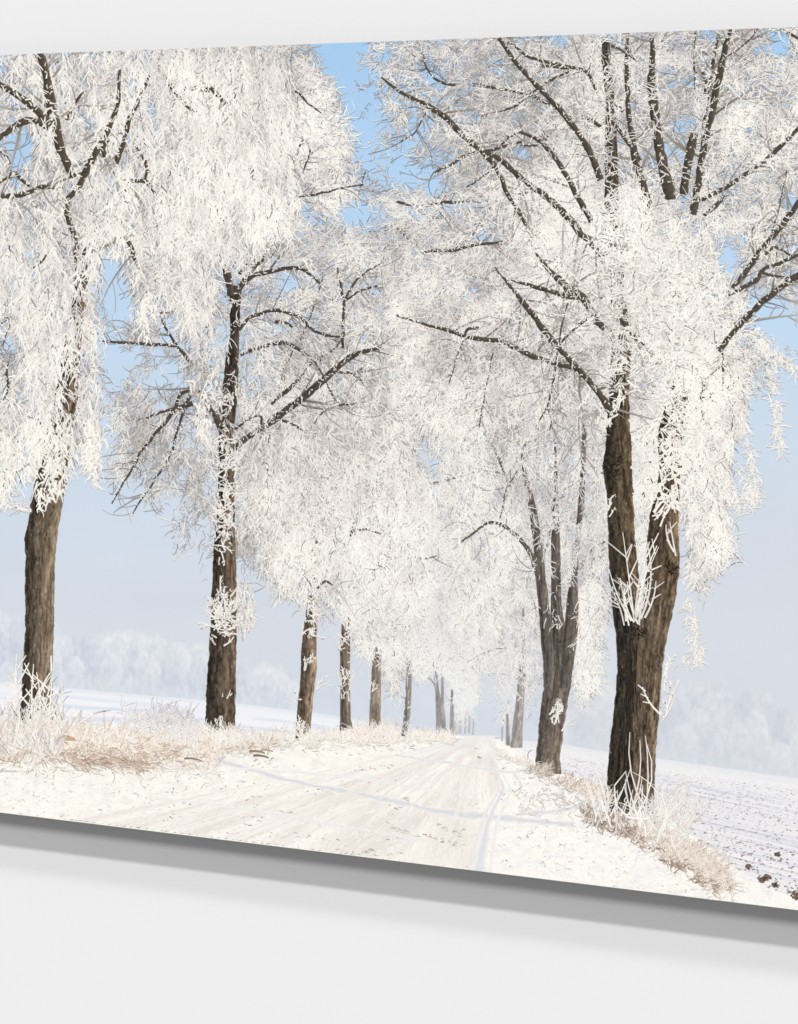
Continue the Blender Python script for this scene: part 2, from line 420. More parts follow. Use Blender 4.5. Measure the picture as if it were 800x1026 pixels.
for kk, (x0, x1, y0, y1), n in ((vL, (-150, 300, 752, 845), 1500), (vR, (492, 720, 770, 895), 1300)):
    x = r.uniform(x0, x1, n); y = r.uniform(y0, y1, n)
    ok = (y < bot_y(x) - 1) & (fbm(x / 13, y / 6, 31) > 0.53) & ((x > 499) if kk is vR else (x < np.interp(y, [p[0] for p in ROADL], [p[1] for p in ROADL]) + 30))
    if kk is vR: ok &= y > curve(x, BANKR) + 4
    strokes(kk, x[ok], y[ok], r.normal(0.3, 0.7, n)[ok], r.uniform(1.2, 4.5, n)[ok], r.uniform(0.5, 1.4, n)[ok],
            mix(np.array([214, 211, 214.]), (150, 142, 138), r.uniform(0, 1, n) ** 2)[ok], ZL['verge'] + 4e-6 + 8e-6 * r.uniform(0, 1, ok.sum()), 0.4, 3)
n = 9000                                                # faint scratches and lumps all over the snow
for kk, z, test in ((vL, ZL['verge'] + 1.25e-5, 0), (vR, ZL['verge'] + 1.25e-5, 1)):
    x = r.uniform(*((-150, 470) if not test else (484, 800)), n); y = r.uniform(738, 905, n)
    if test: ok = (y > curve(x, BANKR) + 3) & (y < bot_y(x) - 2) & (x > np.interp(y, [p[0] for p in ROADR], [p[1] for p in ROADR]))
    else: ok = (y > curve(x, BANKL) + 4) & (y < bot_y(x) - 2) & (x < np.interp(y, [p[0] for p in ROADL], [p[1] for p in ROADL]) + 6)
    ok &= fbm(x / 16, y / 7, 131) > 0.36
    m = ok.sum(); g = r.uniform(0, 1, m)
    strokes(kk, x[ok], y[ok], r.normal(-0.25 if not test else 0.35, 0.5, m), r.uniform(1.5, 6, m), r.uniform(0.5, 1.6, m),
            mix(np.array([255, 253, 247.]), (240, 235, 230), g), z + 8e-6 * r.uniform(0, 1, m), r.normal(0, 0.6, m), 3)
vL.build('printed_verge', root, 'snowy bank with tufts of frosted grass left of the track')
vR.build('printed_verge', root, 'bright snowy bank right of the track')

# ------------------------------------------------------------------ frost density and brightness of the crowns, 40 by 40 sketch units per figure
DENS = """88899987035665788889
68999999724556888898
48899999832556688698
58899999734567778998
79999999875669999987
89958888788988999974
99937697789889999963
89953698789889999973
89853588898898989975
99956659999999959963
69666569999879938951
32004569999968944930
00002569999988954840
00000127999998822620
00000022899999842000
00000001369998860000
00000000029998400000
"""
TONE = """66677766554444566677
66677866754444556677
66677877655544566677
66666867655566677666
77666877766567888766
77766677666556778865
77776675666556758986
77855685666556558987
88844585667666558988
88844566678866558876
88844455778865668876
85444466778975666886
55544457888985666886
55544467878985556876
55544466887877678776
55544455577888668776
55555555557888777776
"""
DENS = np.array([[int(c) for c in row] for row in DENS.split()]) / 9.0
TONE = np.array([[int(c) for c in row] for row in TONE.split()]) / 9.0
def lookup(M, x, y):
    fx = np.clip((x - 20) / 40, 0, M.shape[1] - 1.001); fy = np.clip((y - 60) / 40, 0, M.shape[0] - 1.001)
    ix = fx.astype(int); iy = fy.astype(int); tx = fx - ix; ty = fy - iy
    return (M[iy, ix] * (1 - tx) + M[iy, ix + 1] * tx) * (1 - ty) + (M[iy + 1, ix] * (1 - tx) + M[iy + 1, ix + 1] * tx) * ty
HOLES = [(112, 300, 9, 45), (116, 365, 12, 22), (20, 140, 12, 16), (340, 58, 20, 26), (362, 110, 16, 34), (385, 165, 8, 12), (352, 215, 12, 10), (105, 520, 40, 14),
         (8, 375, 5, 22), (437, 462, 7, 10), (428, 72, 8, 6), (438, 76, 7, 7), (410, 175, 12, 10), (436, 187, 9, 9), (525, 155, 8, 6), (488, 238, 12, 7), (672, 150, 10, 14),
         (727, 265, 13, 20), (792, 200, 12, 10), (770, 330, 18, 26), (762, 470, 34, 70), (668, 70, 6, 9), (690, 82, 8, 10), (708, 36, 9, 7), (782, 50, 9, 9), (550, 372, 5, 9), (525, 372, 5, 8),
         (288, 285, 10, 8), (288, 330, 7, 7), (307, 212, 8, 8), (314, 226, 9, 6), (216, 265, 5, 12), (210, 390, 6, 8), (447, 350, 6, 12)]
def density(x, y):
    d = lookup(DENS, x, y)
    for (hx, hy, rx, ry) in HOLES:
        d = d - 1.1 * np.exp(-((x - hx) / rx) ** 2 - ((y - hy) / ry) ** 2)
    return np.clip(d, 0, 1)

# ------------------------------------------------------------------ trees
FROST = [(0, (142, 134, 127)), (0.2, (180, 174, 170)), (0.42, (210, 206, 204)), (0.62, (230, 225, 219)), (0.8, (246, 240, 231)), (1, (255, 251, 240))]
HAZE = np.array([226., 228, 233])

class Tree:
    def __init__(s, label, z, span, haze, seed):
        s.e = empty('printed_tree', root, label)
        s.z, s.span, s.h = z, span, haze
        s.r = np.random.default_rng(seed)
        s.crown = Ink()
        s.nl = 0
    def tint(s, c): return mix(c, HAZE, s.h) if s.h else np.asarray(c, float)
    def stem(s, rows, lo, hi, zf=0.62, ridge=None, frost=0.0, seed=1):
        """rows: (y, left, right) from the top down: bark with lengthwise furrows"""
        p = np.asarray(rows, float)
        y = np.arange(p[0, 0], p[-1, 0] + 0.01, 0.8)
        n = int(np.max(p[:, 2] - p[:, 1]) * 1.4) + 4
        xl = np.interp(y, p[:, 0], p[:, 1]); xr = np.interp(y, p[:, 0], p[:, 2])
        j = 2.0 * min(1, np.mean(xr - xl) / 22)
        xl = xl + j * (fbm(y / 6, 0 * y, seed) - 0.5); xr = xr + j * (fbm(y / 6, 0 * y + 9, seed + 3) - 0.5)
        t = np.linspace(0, 1, n)[None]
        X = xl[:, None] + (xr - xl)[:, None] * t; Y = np.repeat(y[:, None], n, 1)
        W = (xr - xl)[:, None]
        L = (t - 0.5) * np.mean(W)
        f = 0.6 * fbm(L / 1.7 + 1.2 * fbm(Y / 18, L / 7, seed), Y / 17, seed + 1, 3) + 0.4 * fbm(L / 1.1, Y / 4, seed + 6, 3); g = fbm(X / 1.6, Y / 2.4, seed + 2, 2)
        sh = np.clip(t * 1.25 - 0.1, 0, 1) * np.ones_like(X)
        C = mix(np.asarray(lo, float), hi, sh)
        C = C * np.clip(0.95 + 2.1 * (f - 0.5), 0.45, 1.5)[..., None]
        C = C + 28 * (g - 0.5)[..., None]
        if ridge:
            a, b, amt = ridge
            C = mix(C, np.asarray(hi, float) * 1.08, amt * np.exp(-((t - a) / b) ** 2) * np.clip(0.3 + f, 0, 1))
        C = mix(C, (212, 204, 194), np.clip((g - 0.79) * 6, 0, 1) * 0.5)
        e = np.clip(1 - np.minimum(t, 1 - t) * np.mean(W) / 1.3, 0, 1) * np.ones_like(X)
        C = mix(C, (150, 138, 124), 0.35 * e)
        k = Ink(); k.grid(X, Y, s.z + s.span * (zf + 0.012 * s.nl), s.tint(C)); k.build('trunk' if not s.nl else 'stem', s.e); s.nl += 1
    def branch(s, pts, zf=0.55, c=(82, 73, 63), frost=1.0, twig=1.0, fw=1.0, kids=0.0):
        """pts: (x, y, width): a dark limb with rime on its upper side and fine twigs"""
        r = s.r
        p = smooth(pts, 1.6)
        n = len(p); a = np.arange(n)
        p[:, 0] += 1.2 * (noise(a / 5, 0 * a + 3, int(p[0, 0]) + 7) - 0.5); p[:, 1] += 1.2 * (noise(a / 5, 0 * a + 8, int(p[0, 1]) + 9) - 0.5)
        d = np.gradient(p[:, :2], axis=0); d /= np.hypot(d[:, 0], d[:, 1])[:, None] + 1e-9
        w = p[:, 2] * (0.86 + 0.3 * noise(a / 3, 0 * a, int(p[0, 0])))
        t = np.linspace(-0.5, 0.5, 5)[None]
        X = p[:, :1] - d[:, 1:2] * w[:, None] * t; Y = p[:, 1:2] + d[:, 0:1] * w[:, None] * t
        up = -(d[:, 0:1] * t) * 2                                   # +1 on the upper edge
        right = -(d[:, 1:2] * t) * 2
        f = fbm(X / 2, Y / 2, 3, 2)
        C = np.asarray(c, float) * (0.72 + 0.5 * f + 0.22 * right + 0.12 * up)[..., None]
        zz = s.z + s.span * (zf + 0.10 * r.uniform(0, 1)); s.nl += 1
        k = Ink(); k.grid(X, Y, zz, s.tint(C))
        if frost:
            m = int(n * 0.75 * frost); i = r.integers(0, n, m)
            side = np.where(r.uniform(0, 1, m) < 0.68, 1.0, -1.0) * np.sign(d[i, 0] + 1e-6)
            nx, ny = d[i, 1] * side, -d[i, 0] * side
            off = w[i] * r.uniform(-0.15, 0.5, m)
            ang = np.arctan2(ny, nx) + r.normal(0, 0.8, m)
            q = np.clip(r.normal(0.78, 0.16, m), 0.3, 1)
            strokes(s.crown, p[i, 0] + nx * off, p[i, 1] + ny * off, ang, r.uniform(1.5, 6, m) * fw, r.uniform(0.7, 1.5, m) * fw, s.tint(ramp(q, FROST)),
                    zz + s.span * r.uniform(0.002, 0.12, m), r.normal(0, 1, m), 3)
        if twig:
            m = int(n * 0.2 * twig); i = r.integers(0, n, m)
            ang = np.arctan2(d[i, 1], d[i, 0]) + np.where(r.uniform(0, 1, m) < 0.5, 1, -1) * r.uniform(0.3, 1.2, m)
            q = r.uniform(0.0, 0.4, m)
            strokes(k, p[i, 0], p[i, 1], ang, r.uniform(12, 46, m), r.uniform(0.6, 1.2, m), s.tint(mix(np.array([112, 103, 96.]), (186, 181, 178), q / 0.4)),
                    zz - s.span * r.uniform(0.002, 0.15, m), r.normal(0, 1.3, m), 7)
        if kids and n > 14:
            m = max(1, int(n * 1.6 * kids / 16)); i = r.integers(int(n * 0.15), n, m)
            sg = np.where(r.uniform(0, 1, m) < 0.5, 1.0, -1.0)
            a0 = np.arctan2(d[i, 1], d[i, 0]) + sg * r.uniform(0.35, 1.0, m); L = r.uniform(24, 70, m) * np.clip(w[i] / 4, 0.5, 1.2); cv = -sg * r.uniform(-0.5, 1.2, m)
            ok = (density(p[i, 0] + np.cos(a0) * L, p[i, 1] + np.sin(a0) * L) > 0.25); i, a0, L, cv = i[ok], a0[ok], L[ok], cv[ok]; m = len(i)
            kc = mix(np.asarray(c, float) * 1.05, (186, 179, 173), r.uniform(0.1, 0.85, m)); kw = np.clip(w[i] * r.uniform(0.3, 0.5, m), 1.0, 2.6)
            kz = zz - s.span * r.uniform(0.0, 0.14, m)
            strokes(k, p[i, 0], p[i, 1], a0, L, kw, s.tint(kc), kz, cv, 12, 0.3, s.tint(mix(kc, (222, 217, 212), 0.75)))
            for _ in range(3):                                  # twigs on those branches
                f = r.uniform(0.25, 0.95, m); aa = a0 + cv * (f * 0.5 - 0.5)
                bx = p[i, 0] + np.cos(aa) * L * f; by = p[i, 1] + np.sin(aa) * L * f
                strokes(k, bx, by, a0 + cv * (f - 0.5) + np.where(r.uniform(0, 1, m) < 0.5, 1, -1) * r.uniform(0.3, 0.9, m), L * r.uniform(0.25, 0.55, m), kw * 0.55,
                        s.tint(mix(kc, (206, 200, 195), 0.6)), kz - s.span * 0.004, r.normal(0, 0.9, m), 7, 0.4)
        k.build('limb', s.e)
    def frost(s, poly, cover, slen, sdir, ssd, grav, tl, tw, zr=(0, 1), boost=0.0, tone=0.0, per=2, patch=(17, 0.9), spread=(0.25, 1.05), dark=0.05, edge=7, strand=0.5, lace=0.45):
        """sprays of rimed twigs inside an outline: strands that wander and droop, with side twigs along them"""
        r = s.r
        P = np.asarray(poly, float)
        x0, y0 = P.min(0); x1, y1 = P.max(0)
        tl, tw = tl * 1.05, tw * 0.72
        step = 3.2; Sx = max(3, int(slen / step))
        def inside(x, y):
            jx = edge * 2.6 * (fbm(x / 9, y / 9, 41) - 0.5) + r.normal(0, edge * 0.55, x.shape); jy = edge * 2.6 * (fbm(x / 9, y / 9, 47) - 0.5) + r.normal(0, edge * 0.55, x.shape)
            m = inpoly(x + jx, y + jy, poly)
            d = np.clip(density(x, y) + boost, 0, 1)
            cl = fbm(x / patch[0], y / patch[0], 101 + int(tl * 10), 3)
            cl = np.clip((cl - 0.5) * 1.9 + 0.5, 0, 1)
            return m & (d > 0.04) & (d * 1.12 + 0.1 + lace * (r.uniform(0, 1, x.shape) - 0.5) > cl * patch[1] + (1 - patch[1]) * 0.5)
        area = 0.5 * abs(np.sum(P[:, 0] * np.roll(P[:, 1], 1) - np.roll(P[:, 0], 1) * P[:, 1]))
        n = int(area * cover / (tl * tw * 0.62 * Sx * per))
        if n < 1: return
        x = r.uniform(x0, x1, n * 12); y = r.uniform(y0 - slen * 0.4, y1, n * 12)
        ok = inside(x, np.maximum(y, y0 + 2)); x = x[ok][:n]; y = y[ok][:n]; n = len(x)
        th = sdir(x, y) + r.normal(0, ssd, n)
        px = np.zeros((n, Sx)); py = np.zeros((n, Sx)); ta = np.zeros((n, Sx))
        for i in range(Sx):
            px[:, i] = x; py[:, i] = y; ta[:, i] = th
            x = x + np.cos(th) * step; y = y + np.sin(th) * step
            th = th + r.normal(0, 0.22, n) + grav * np.sin(math.pi / 2 - th) * 0.5
        zc = r.uniform(0, 1, n)
        so = r.normal(0, 0.07, n)
        k = np.repeat(np.arange(Sx)[None], n, 0)
        for j in range(per):
            bx = px + r.uniform(-1.5, 1.5, px.shape); by = py + r.uniform(-1.5, 1.5, px.shape)
            sg = np.where(r.uniform(0, 1, px.shape) < 0.5, 1.0, -1.0)
            an = ta + sg * r.uniform(*spread, px.shape)
            an = an + grav * 0.5 * np.sin(math.pi / 2 - an)
            U = r.uniform(0, 1, px.shape); L = tl * (0.22 + 1.55 * U ** 1.8) * (1.05 - 0.4 * k / Sx)
            Wd = tw * r.uniform(0.7, 1.2, px.shape) * (0.72 + 0.42 * np.sqrt(U))
            tn = lookup(TONE, bx, by) + tone
            q = 0.08 + 0.62 * tn + 0.54 * (zc[:, None] - 0.5) + so[:, None] + r.normal(0, 0.13, px.shape) + 0.34 * (fbm(bx / 20, by / 26, 77) - 0.5) * 2
            m = inside(bx, by)
            tx = bx + np.cos(an) * L; ty = by + np.sin(an) * L
            m &= inside(tx, ty) | (r.uniform(0, 1, px.shape) < 0.6)
            dk = r.uniform(0, 1, px.shape) < dark
            q = np.where(dk, r.uniform(-0.1, 0.2, px.shape), np.clip(q, 0.12, 1)); Wd = np.where(dk, Wd * 0.62, Wd); 
            zz = s.z + s.span * (zr[0] + (zr[1] - zr[0]) * np.clip(zc[:, None] + 0.07 * r.normal(0, 1, px.shape), 0, 1))
            c = ramp(q[m], FROST); c = np.where(dk[m][:, None], c * 0.8, c)
            c2 = np.minimum(c * 1.03 + 3, 255)
            strokes(s.crown, bx[m], by[m], an[m], L[m], Wd[m], s.tint(c), zz[m], r.normal(0, 0.9, m.sum()), 4, 0.55, s.tint(c2))
        # the strands themselves
        use = r.uniform(0, 1, n) < strand
        mid = inside(px[:, Sx // 2], py[:, Sx // 2]) & inside(px[:, -1], py[:, -1]) & inside(px[:, 0], np.maximum(py[:, 0], y0 + 2)) & use
        hw = (0.5 * tw * 0.95 * r.uniform(0.6, 1.3, n))[:, None] * (1 - 0.6 * np.arange(Sx) / Sx)
        X = np.stack([px - np.sin(ta) * hw, px + np.sin(ta) * hw], -1)[mid]; Y = np.stack([py + np.cos(ta) * hw, py - np.cos(ta) * hw], -1)[mid]
        q = np.clip(0.1 + 0.6 * (lookup(TONE, px[:, 0], py[:, 0]) + tone) + 0.35 * (zc - 0.5) + r.normal(0, 0.25, n) - 0.10, 0, 1)
        C = np.broadcast_to(s.tint(ramp(q, FROST))[mid][:, None, None, :], X.shape + (3,))
        s.crown.quads(X, Y, (s.z + s.span * (zr[0] + (zr[1] - zr[0]) * zc))[mid], C)
    def tuft(s, x, y, n, length, a0, asd, w, q=(0.62, 1.0), sx=4, zf=0.95, forks=3, sy=2):
        """rimed shoots growing from a spot of the trunk or the ground"""
        r = s.r
        bx = x + r.normal(0, sx, n); by = y + r.normal(0, sy, n); a = a0 + r.normal(0, asd, n) + (bx - x) * 0.02; L = length * r.uniform(0.35, 1.1, n)
        c = ramp(r.uniform(*q, n), FROST); cv = r.normal(0, 0.55, n); z = s.z + s.span * (zf + 0.05 * r.uniform(0, 1, n))
        k = Ink(); strokes(k, bx, by, a, L, w * r.uniform(0.7, 1.25, n), s.tint(c), z, cv, 7, 0.4)
        for _ in range(forks):
            f = r.uniform(0.3, 0.9, n); ab = a + cv * (f / 2 - 0.5); aa = a + cv * (f - 0.5)
            fx = bx + np.cos(ab) * L * f; fy = by + np.sin(ab) * L * f
            strokes(k, fx, fy, aa + np.where(r.uniform(0, 1, n) < 0.5, 1, -1) * r.uniform(0.4, 0.9, n), L * r.uniform(0.12, 0.36, n), w * r.uniform(0.5, 0.95, n),
                    s.tint(ramp(r.uniform(*q, n), FROST)), z + s.span * 0.01, 0.0, 3, 0.6)
        k.build('rimed_shoots', s.e)
    def done(s):
        s.crown.build('frosted_crown', s.e)

DOWN = math.pi / 2
def anyway(x, y): return rng.uniform(-math.pi, math.pi, len(x))
def weep(x, y): return np.full(len(x), DOWN)
def out_from(cx, cy): return lambda x, y: np.arctan2(y - cy, x - cx)

# --- far end of the avenue
Z = 1.55e-4
t = Tree('pale far trees closing the vanishing end of the avenue', Z, 2.2e-5, 0.68, 101); Z += 2.3e-5
for (x, yt, yb, w) in ((508, 700, 747, 3), (503, 712, 743, 2), (456, 690, 735, 3), (461, 702, 735, 2.4), (466, 710, 735, 2), (470, 716, 735, 1.8), (474, 720, 736, 1.5)):
    t.stem([(yt, x - w / 2 + 1, x + w / 2 + 1), (yb, x - w / 2, x + w / 2)], (96, 86, 78), (120, 108, 98), zf=0.4, seed=x)
t.frost([(436, 600), (470, 570), (510, 570), (524, 640), (520, 700), (512, 722), (500, 728), (494, 700), (486, 670), (480, 690), (478, 722), (462, 728), (448, 715)], 2.6, 18, anyway, 1, 0.4, 5, 0.95, boost=0.35, tone=0.25, dark=0.03, patch=(9, 0.8), edge=4)
t.done()
# --- left row, far to near
t = Tree('pale forked tree with thin dark stems, sixth from the left edge along the track', Z, 2.2e-5, 0.46, 102); Z += 2.3e-5
t.stem([(655, 433.5, 436.5), (690, 436, 440), (715, 437, 445), (735, 437, 448)], (92, 84, 76), (116, 104, 94), zf=0.5, seed=4)
t.stem([(675, 442, 444.5), (710, 442, 445.5), (734, 443, 448)], (92, 84, 76), (116, 104, 94), zf=0.5, seed=5)
t.stem([(690, 452, 454.5), (735, 450.5, 455)], (98, 90, 82), (122, 110, 100), zf=0.5, seed=6)
t.branch([(437, 690, 2), (432, 681, 1.6), (426, 678, 1.3), (421, 681, 1)], c=(108, 100, 94), twig=0, fw=0.6)
t.branch([(438, 644, 1.2), (446, 641, 1), (454, 639, 0.8)], c=(120, 112, 106), twig=0, fw=0.6)
t.frost([(415, 540), (455, 550), (468, 600), (478, 650), (480, 700), (468, 716), (456, 700), (448, 676), (430, 672), (420, 690), (414, 660)], 6, 20, weep, 0.8, 0.5, 5.5, 1.0, boost=0.4, tone=0.22, dark=0.03, patch=(9, 0.7), edge=5)
t.done()
t = Tree('slim straight tree with a frost speckled trunk, fifth from the left edge', Z, 2.2e-5, 0.32, 103); Z += 2.3e-5
t.stem([(640, 408.5, 413), (660, 408, 413.5), (690, 406.5, 412.5), (715, 405, 411.5), (738, 402, 408)], (84, 76, 68), (120, 108, 96), zf=0.5, seed=7)
t.frost([(385, 470), (440, 500), (450, 560), (440, 620), (425, 680), (415, 672), (408, 650), (398, 690), (388, 660), (380, 600)], 6, 24, weep, 0.8, 0.5, 6, 1.05, boost=0.35, tone=0.16, dark=0.04, patch=(10, 0.7), edge=5)
t.tuft(407, 720, 22, 9, -DOWN, 0.9, 0.9, sx=2.5, sy=18)
t.done()
t = Tree('brown trunked tree fourth along the left row, narrow and upright', Z, 2.2e-5, 0.20, 104); Z += 2.3e-5
t.stem([(620, 376, 382), (650, 374, 382.5), (690, 371.5, 382), (715, 370.5, 381.5), (734, 370, 382)], (88, 78, 68), (142, 122, 100), zf=0.5, seed=8)
t.frost([(350, 440), (410, 450), (430, 520), (420, 600), (408, 655), (398, 700), (386, 690), (382, 648), (376, 640), (370, 662), (362, 640), (352, 580)], 6, 26, weep, 0.8, 0.5, 6.5, 1.1, boost=0.3, tone=0.12, dark=0.05, patch=(12, 0.7), edge=6)
t.tuft(378, 652, 16, 9, DOWN, 0.8, 0.9, sx=3, sy=10); t.tuft(373, 690, 6, 10, -DOWN + 0.2, 0.3, 0.9, sx=1.5, sy=6)
t.done()
t = Tree('upright trunk third along the left row with frosted shoots halfway up', Z, 2.2e-5, 0.13, 105); Z += 2.3e-5
t.stem([(585, 346, 352), (620, 343, 351.5), (650, 341, 351), (690, 341, 351), (720, 341, 352), (738, 340, 355)], (70, 61, 53), (134, 114, 94), zf=0.5, seed=9)
t.frost([(320, 430), (370, 420), (400, 500), (390, 600), (378, 640), (366, 665), (352, 640), (346, 618), (338, 620), (328, 580)], 5.5, 28, weep, 0.8, 0.5, 7, 1.15, boost=0.3, tone=0.10, dark=0.06, patch=(13, 0.75), edge=7)
t.tuft(346, 642, 20, 12, -DOWN, 1.0, 1.0, sx=3, sy=9); t.tuft(346, 690, 24, 12, -DOWN, 0.5, 1.0, sx=3, sy=9)
t.done()
# --- right row, far to near
t = Tree('hazy grey trunked tree third along the right row, farthest of the near ones there', Z, 2.2e-5, 0.38, 106); Z += 2.3e-5
t.stem([(605, 524, 529), (640, 521.5, 528), (670, 520, 528), (700, 517.5, 525.5), (725, 514, 524), (749, 511.5, 523.5)], (98, 89, 80), (138, 122, 108), zf=0.5, seed=10)
t.stem([(715, 507, 509.5), (747, 508, 512)], (110, 102, 94), (130, 118, 106), zf=0.5, seed=11)
t.branch([(517, 662, 2.2), (510, 653, 2), (500, 650, 1.8), (488, 653, 1.5), (476, 659, 1.2), (468, 664, 0.8)], c=(112, 104, 98), fw=0.6)
t.branch([(508, 652, 1.5), (503, 645, 1.3), (494, 638, 1), (483, 634, 0.7)], c=(118, 110, 104), fw=0.6)
t.frost([(430, 520), (540, 520), (552, 580), (548, 640), (540, 690), (530, 718), (524, 690), (518, 668), (506, 700), (490, 668), (470, 672), (448, 640)], 2.8, 24, weep, 0.9, 0.45, 6, 0.95, boost=0.12, tone=0.12, dark=0.06, patch=(12, 0.95), edge=6)
t.tuft(522, 668, 26, 8, -DOWN, 1.2, 0.9, sx=3, sy=18)
t.done()
t = Tree('dark triple stemmed tree second along the right row, leaning to the right', Z, 4e-5, 0.13, 107); Z += 0.0
dk, br = (58, 51, 45), (112, 97, 82)
t.stem([(470, 523, 527), (490, 526, 533), (510, 530, 538), (540, 534, 543), (548, 535, 544)], dk, (92, 82, 72), zf=0.76, seed=12)
t.stem([(526, 532, 540.5), (540, 534, 543), (590, 538, 548.5), (612, 540, 551.2), (640, 542, 554), (672, 545.5, 556), (700, 546, 553)], dk, (92, 82, 72), zf=0.975, seed=42)
t.stem([(530, 552.5, 561), (560, 552.5, 562), (600, 552.3, 562.5), (618, 551.5, 565), (632, 550, 568), (650, 550, 568), (672, 552, 564), (700, 555, 560)], dk, (96, 84, 74), zf=0.935, seed=43)
t.stem([(588, 570, 579), (605, 568, 579.8), (632, 565, 579.5), (645, 563.5, 578), (665, 562, 574.6), (690, 561, 571)], dk, (104, 92, 80), zf=0.955, seed=44)
t.stem([(490, 555, 559), (530, 552.5, 561), (560, 552.5, 562), (600, 552.5, 562), (632, 552, 563)], dk, (96, 84, 74), zf=0.75, seed=13)
t.stem([(440, 583, 588), (500, 580, 586), (540, 576, 582), (575, 571, 579), (605, 568.5, 579.5), (632, 566, 580)], dk, (104, 92, 80), zf=0.62, seed=14)
t.stem([(629, 542, 578.6), (645, 543, 577.6), (660, 544.5, 575.5), (690, 545, 571.5), (710, 542, 568), (740, 539, 563.5), (760, 537, 561), (776, 538, 563)], (64, 56, 49), br, zf=0.85, ridge=(0.55, 0.2, 0.35), seed=15)
t.branch([(540, 580, 6), (534, 560, 5), (526, 546, 4.5), (516, 535, 4), (505, 527, 3.5), (492, 523, 3), (482, 528, 2.6), (472, 536, 2.2), (461, 544, 1.6)], c=(78, 70, 63), zf=0.85, frost=0.7, fw=0.7)
t.branch([(475, 526, 1.6), (471, 519, 1.4), (467, 513, 1)], zf=0.6, frost=0.3, twig=0)
t.branch([(420, 482, 1.6), (437, 484, 2.4), (452, 480, 2), (466, 476, 2), (485, 470, 2)], zf=0.6, fw=0.7, c=(120, 112, 106))
t.branch([(400, 558, 2), (418, 559, 2.2), (432, 559, 1.6), (446, 553, 1)], zf=0.6, fw=0.7, c=(112, 104, 100))
t.branch([(580, 570, 4), (588, 558, 3.5), (596, 549, 3), (606, 542, 2.4)], zf=0.55, fw=0.8)
for a in ([(500, 528, 2), (504, 510, 1.8), (508, 490, 1.6), (520, 470, 1.2)], [(512, 488, 2), (504, 470, 2.4), (498, 455, 2.4), (492, 444, 1.6)], [(524, 480, 3), (524, 455, 3), (530, 435, 2), (536, 425, 1.5)],
          [(558, 500, 3), (557, 470, 3), (556, 440, 2)], [(585, 450, 4), (586, 430, 4), (584, 400, 3)], [(545, 560, 1.5), (552, 530, 1.5), (560, 500, 1)]):
    t.branch(a, zf=0.82, frost=1.2, fw=0.7, kids=0.8)
FC = [(415, 330), (470, 300), (600, 360), (700, 420), (690, 470), (668, 560), (650, 612), (640, 640), (612, 600), (604, 640), (598, 685), (584, 705), (574, 690), (578, 640), (560, 632), (535, 640), (528, 600), (500, 640), (470, 630), (448, 600), (436, 520), (424, 430)]
t.frost(FC, 2.8, 30, weep, 0.7, 0.5, 7.5, 1.05, boost=0.22, dark=0.09, patch=(14, 1.1), tone=-0.04, lace=0.7)
t.frost([(600, 400), (700, 400), (690, 480), (664, 560), (646, 606), (636, 590), (604, 500)], 5, 24, weep, 0.7, 0.5, 7, 1.05, boost=1, dark=0.06, tone=0.12)
t.frost([(574, 590), (604, 580), (606, 640), (600, 690), (586, 706), (574, 700)], 4, 20, weep, 0.8, 0.5, 6, 1.05, boost=0.8, dark=0.03, tone=0.28, edge=6)
t.tuft(555, 722, 9, 22, -DOWN, 0.4, 1.5, sx=3, sy=8); t.tuft(561, 712, 6, 14, -DOWN + 0.3, 0.4, 1.5, sx=2); t.tuft(556, 630, 5, 14, -DOWN, 0.3, 1.0, sx=3)
t.done()
# --- nearer left row
t = Tree('leaning brown trunk second along the left row, under bright cream frost', Z, 4e-5, 0.06, 108); Z += 4.2e-5
t.stem([(560, 312, 317), (590, 309, 317.5), (612, 307, 318.5), (630, 304.5, 318), (650, 302, 317), (668, 301.5, 318), (680, 301, 316), (700, 299, 314), (730, 296.5, 311.5), (742, 295, 311)], (70, 60, 51), (146, 122, 99), zf=0.5, seed=16)
t.stem([(430, 320, 325), (480, 314, 320), (530, 311, 318), (565, 311, 318)], (70, 62, 55), (110, 96, 82), zf=0.2, seed=17)
CC = [(238, 400), (290, 385), (360, 372), (405, 400), (425, 470), (415, 560), (380, 600), (345, 600), (330, 612), (322, 626), (312, 612), (302, 612), (292, 598), (282, 604), (270, 572), (258, 585), (246, 560), (238, 480)]
for a in ([(318, 590, 3), (326, 582, 2.4), (334, 586, 1.6)], [(312, 540, 4), (300, 500, 3), (290, 470, 2), (284, 450, 1)], [(316, 500, 4), (330, 470, 3), (340, 445, 2.4), (360, 430, 1.4)], [(350, 530, 3.6), (356, 532, 3), (368, 530, 2), (385, 536, 1.6)],
          [(350, 545, 2), (354, 525, 3), (348, 510, 3)], [(318, 545, 3), (310, 520, 2), (300, 508, 1.4)], [(388, 560, 2.4), (400, 558, 2.4)]):
    t.branch(a, zf=0.8, frost=1.0, c=(96, 86, 76), kids=0.8)
t.frost(CC, 3.4, 30, weep, 0.75, 0.6, 8, 1.25, boost=0.15, dark=0.07, patch=(15, 0.95), tone=-0.03)
t.frost([(340, 500), (420, 440), (440, 520), (430, 600), (380, 610), (350, 580)], 2.2, 26, weep, 0.7, 0.6, 7, 1.2, boost=0.2, dark=0.03, tone=0.12, zr=(0.5, 1), patch=(12, 1.2))
t.tuft(313, 622, 26, 12, DOWN, 0.7, 1.2, sx=3.5, sy=16); t.tuft(305, 672, 3, 14, -DOWN + 0.1, 0.1, 1.6, sx=1.5); t.tuft(300, 730, 7, 14, -DOWN, 0.5, 1.6, sx=3)
t.tuft(300, 700, 3, 16, -2.4, 0.3, 1.2, sx=2); t.tuft(318, 690, 4, 16, -0.7, 0.3, 1.2, sx=2)
t.done()
t = Tree('tall straight dark trunk second from the left edge with arching right hand boughs', Z, 6e-5, 0.0, 109); Z += 6.2e-5
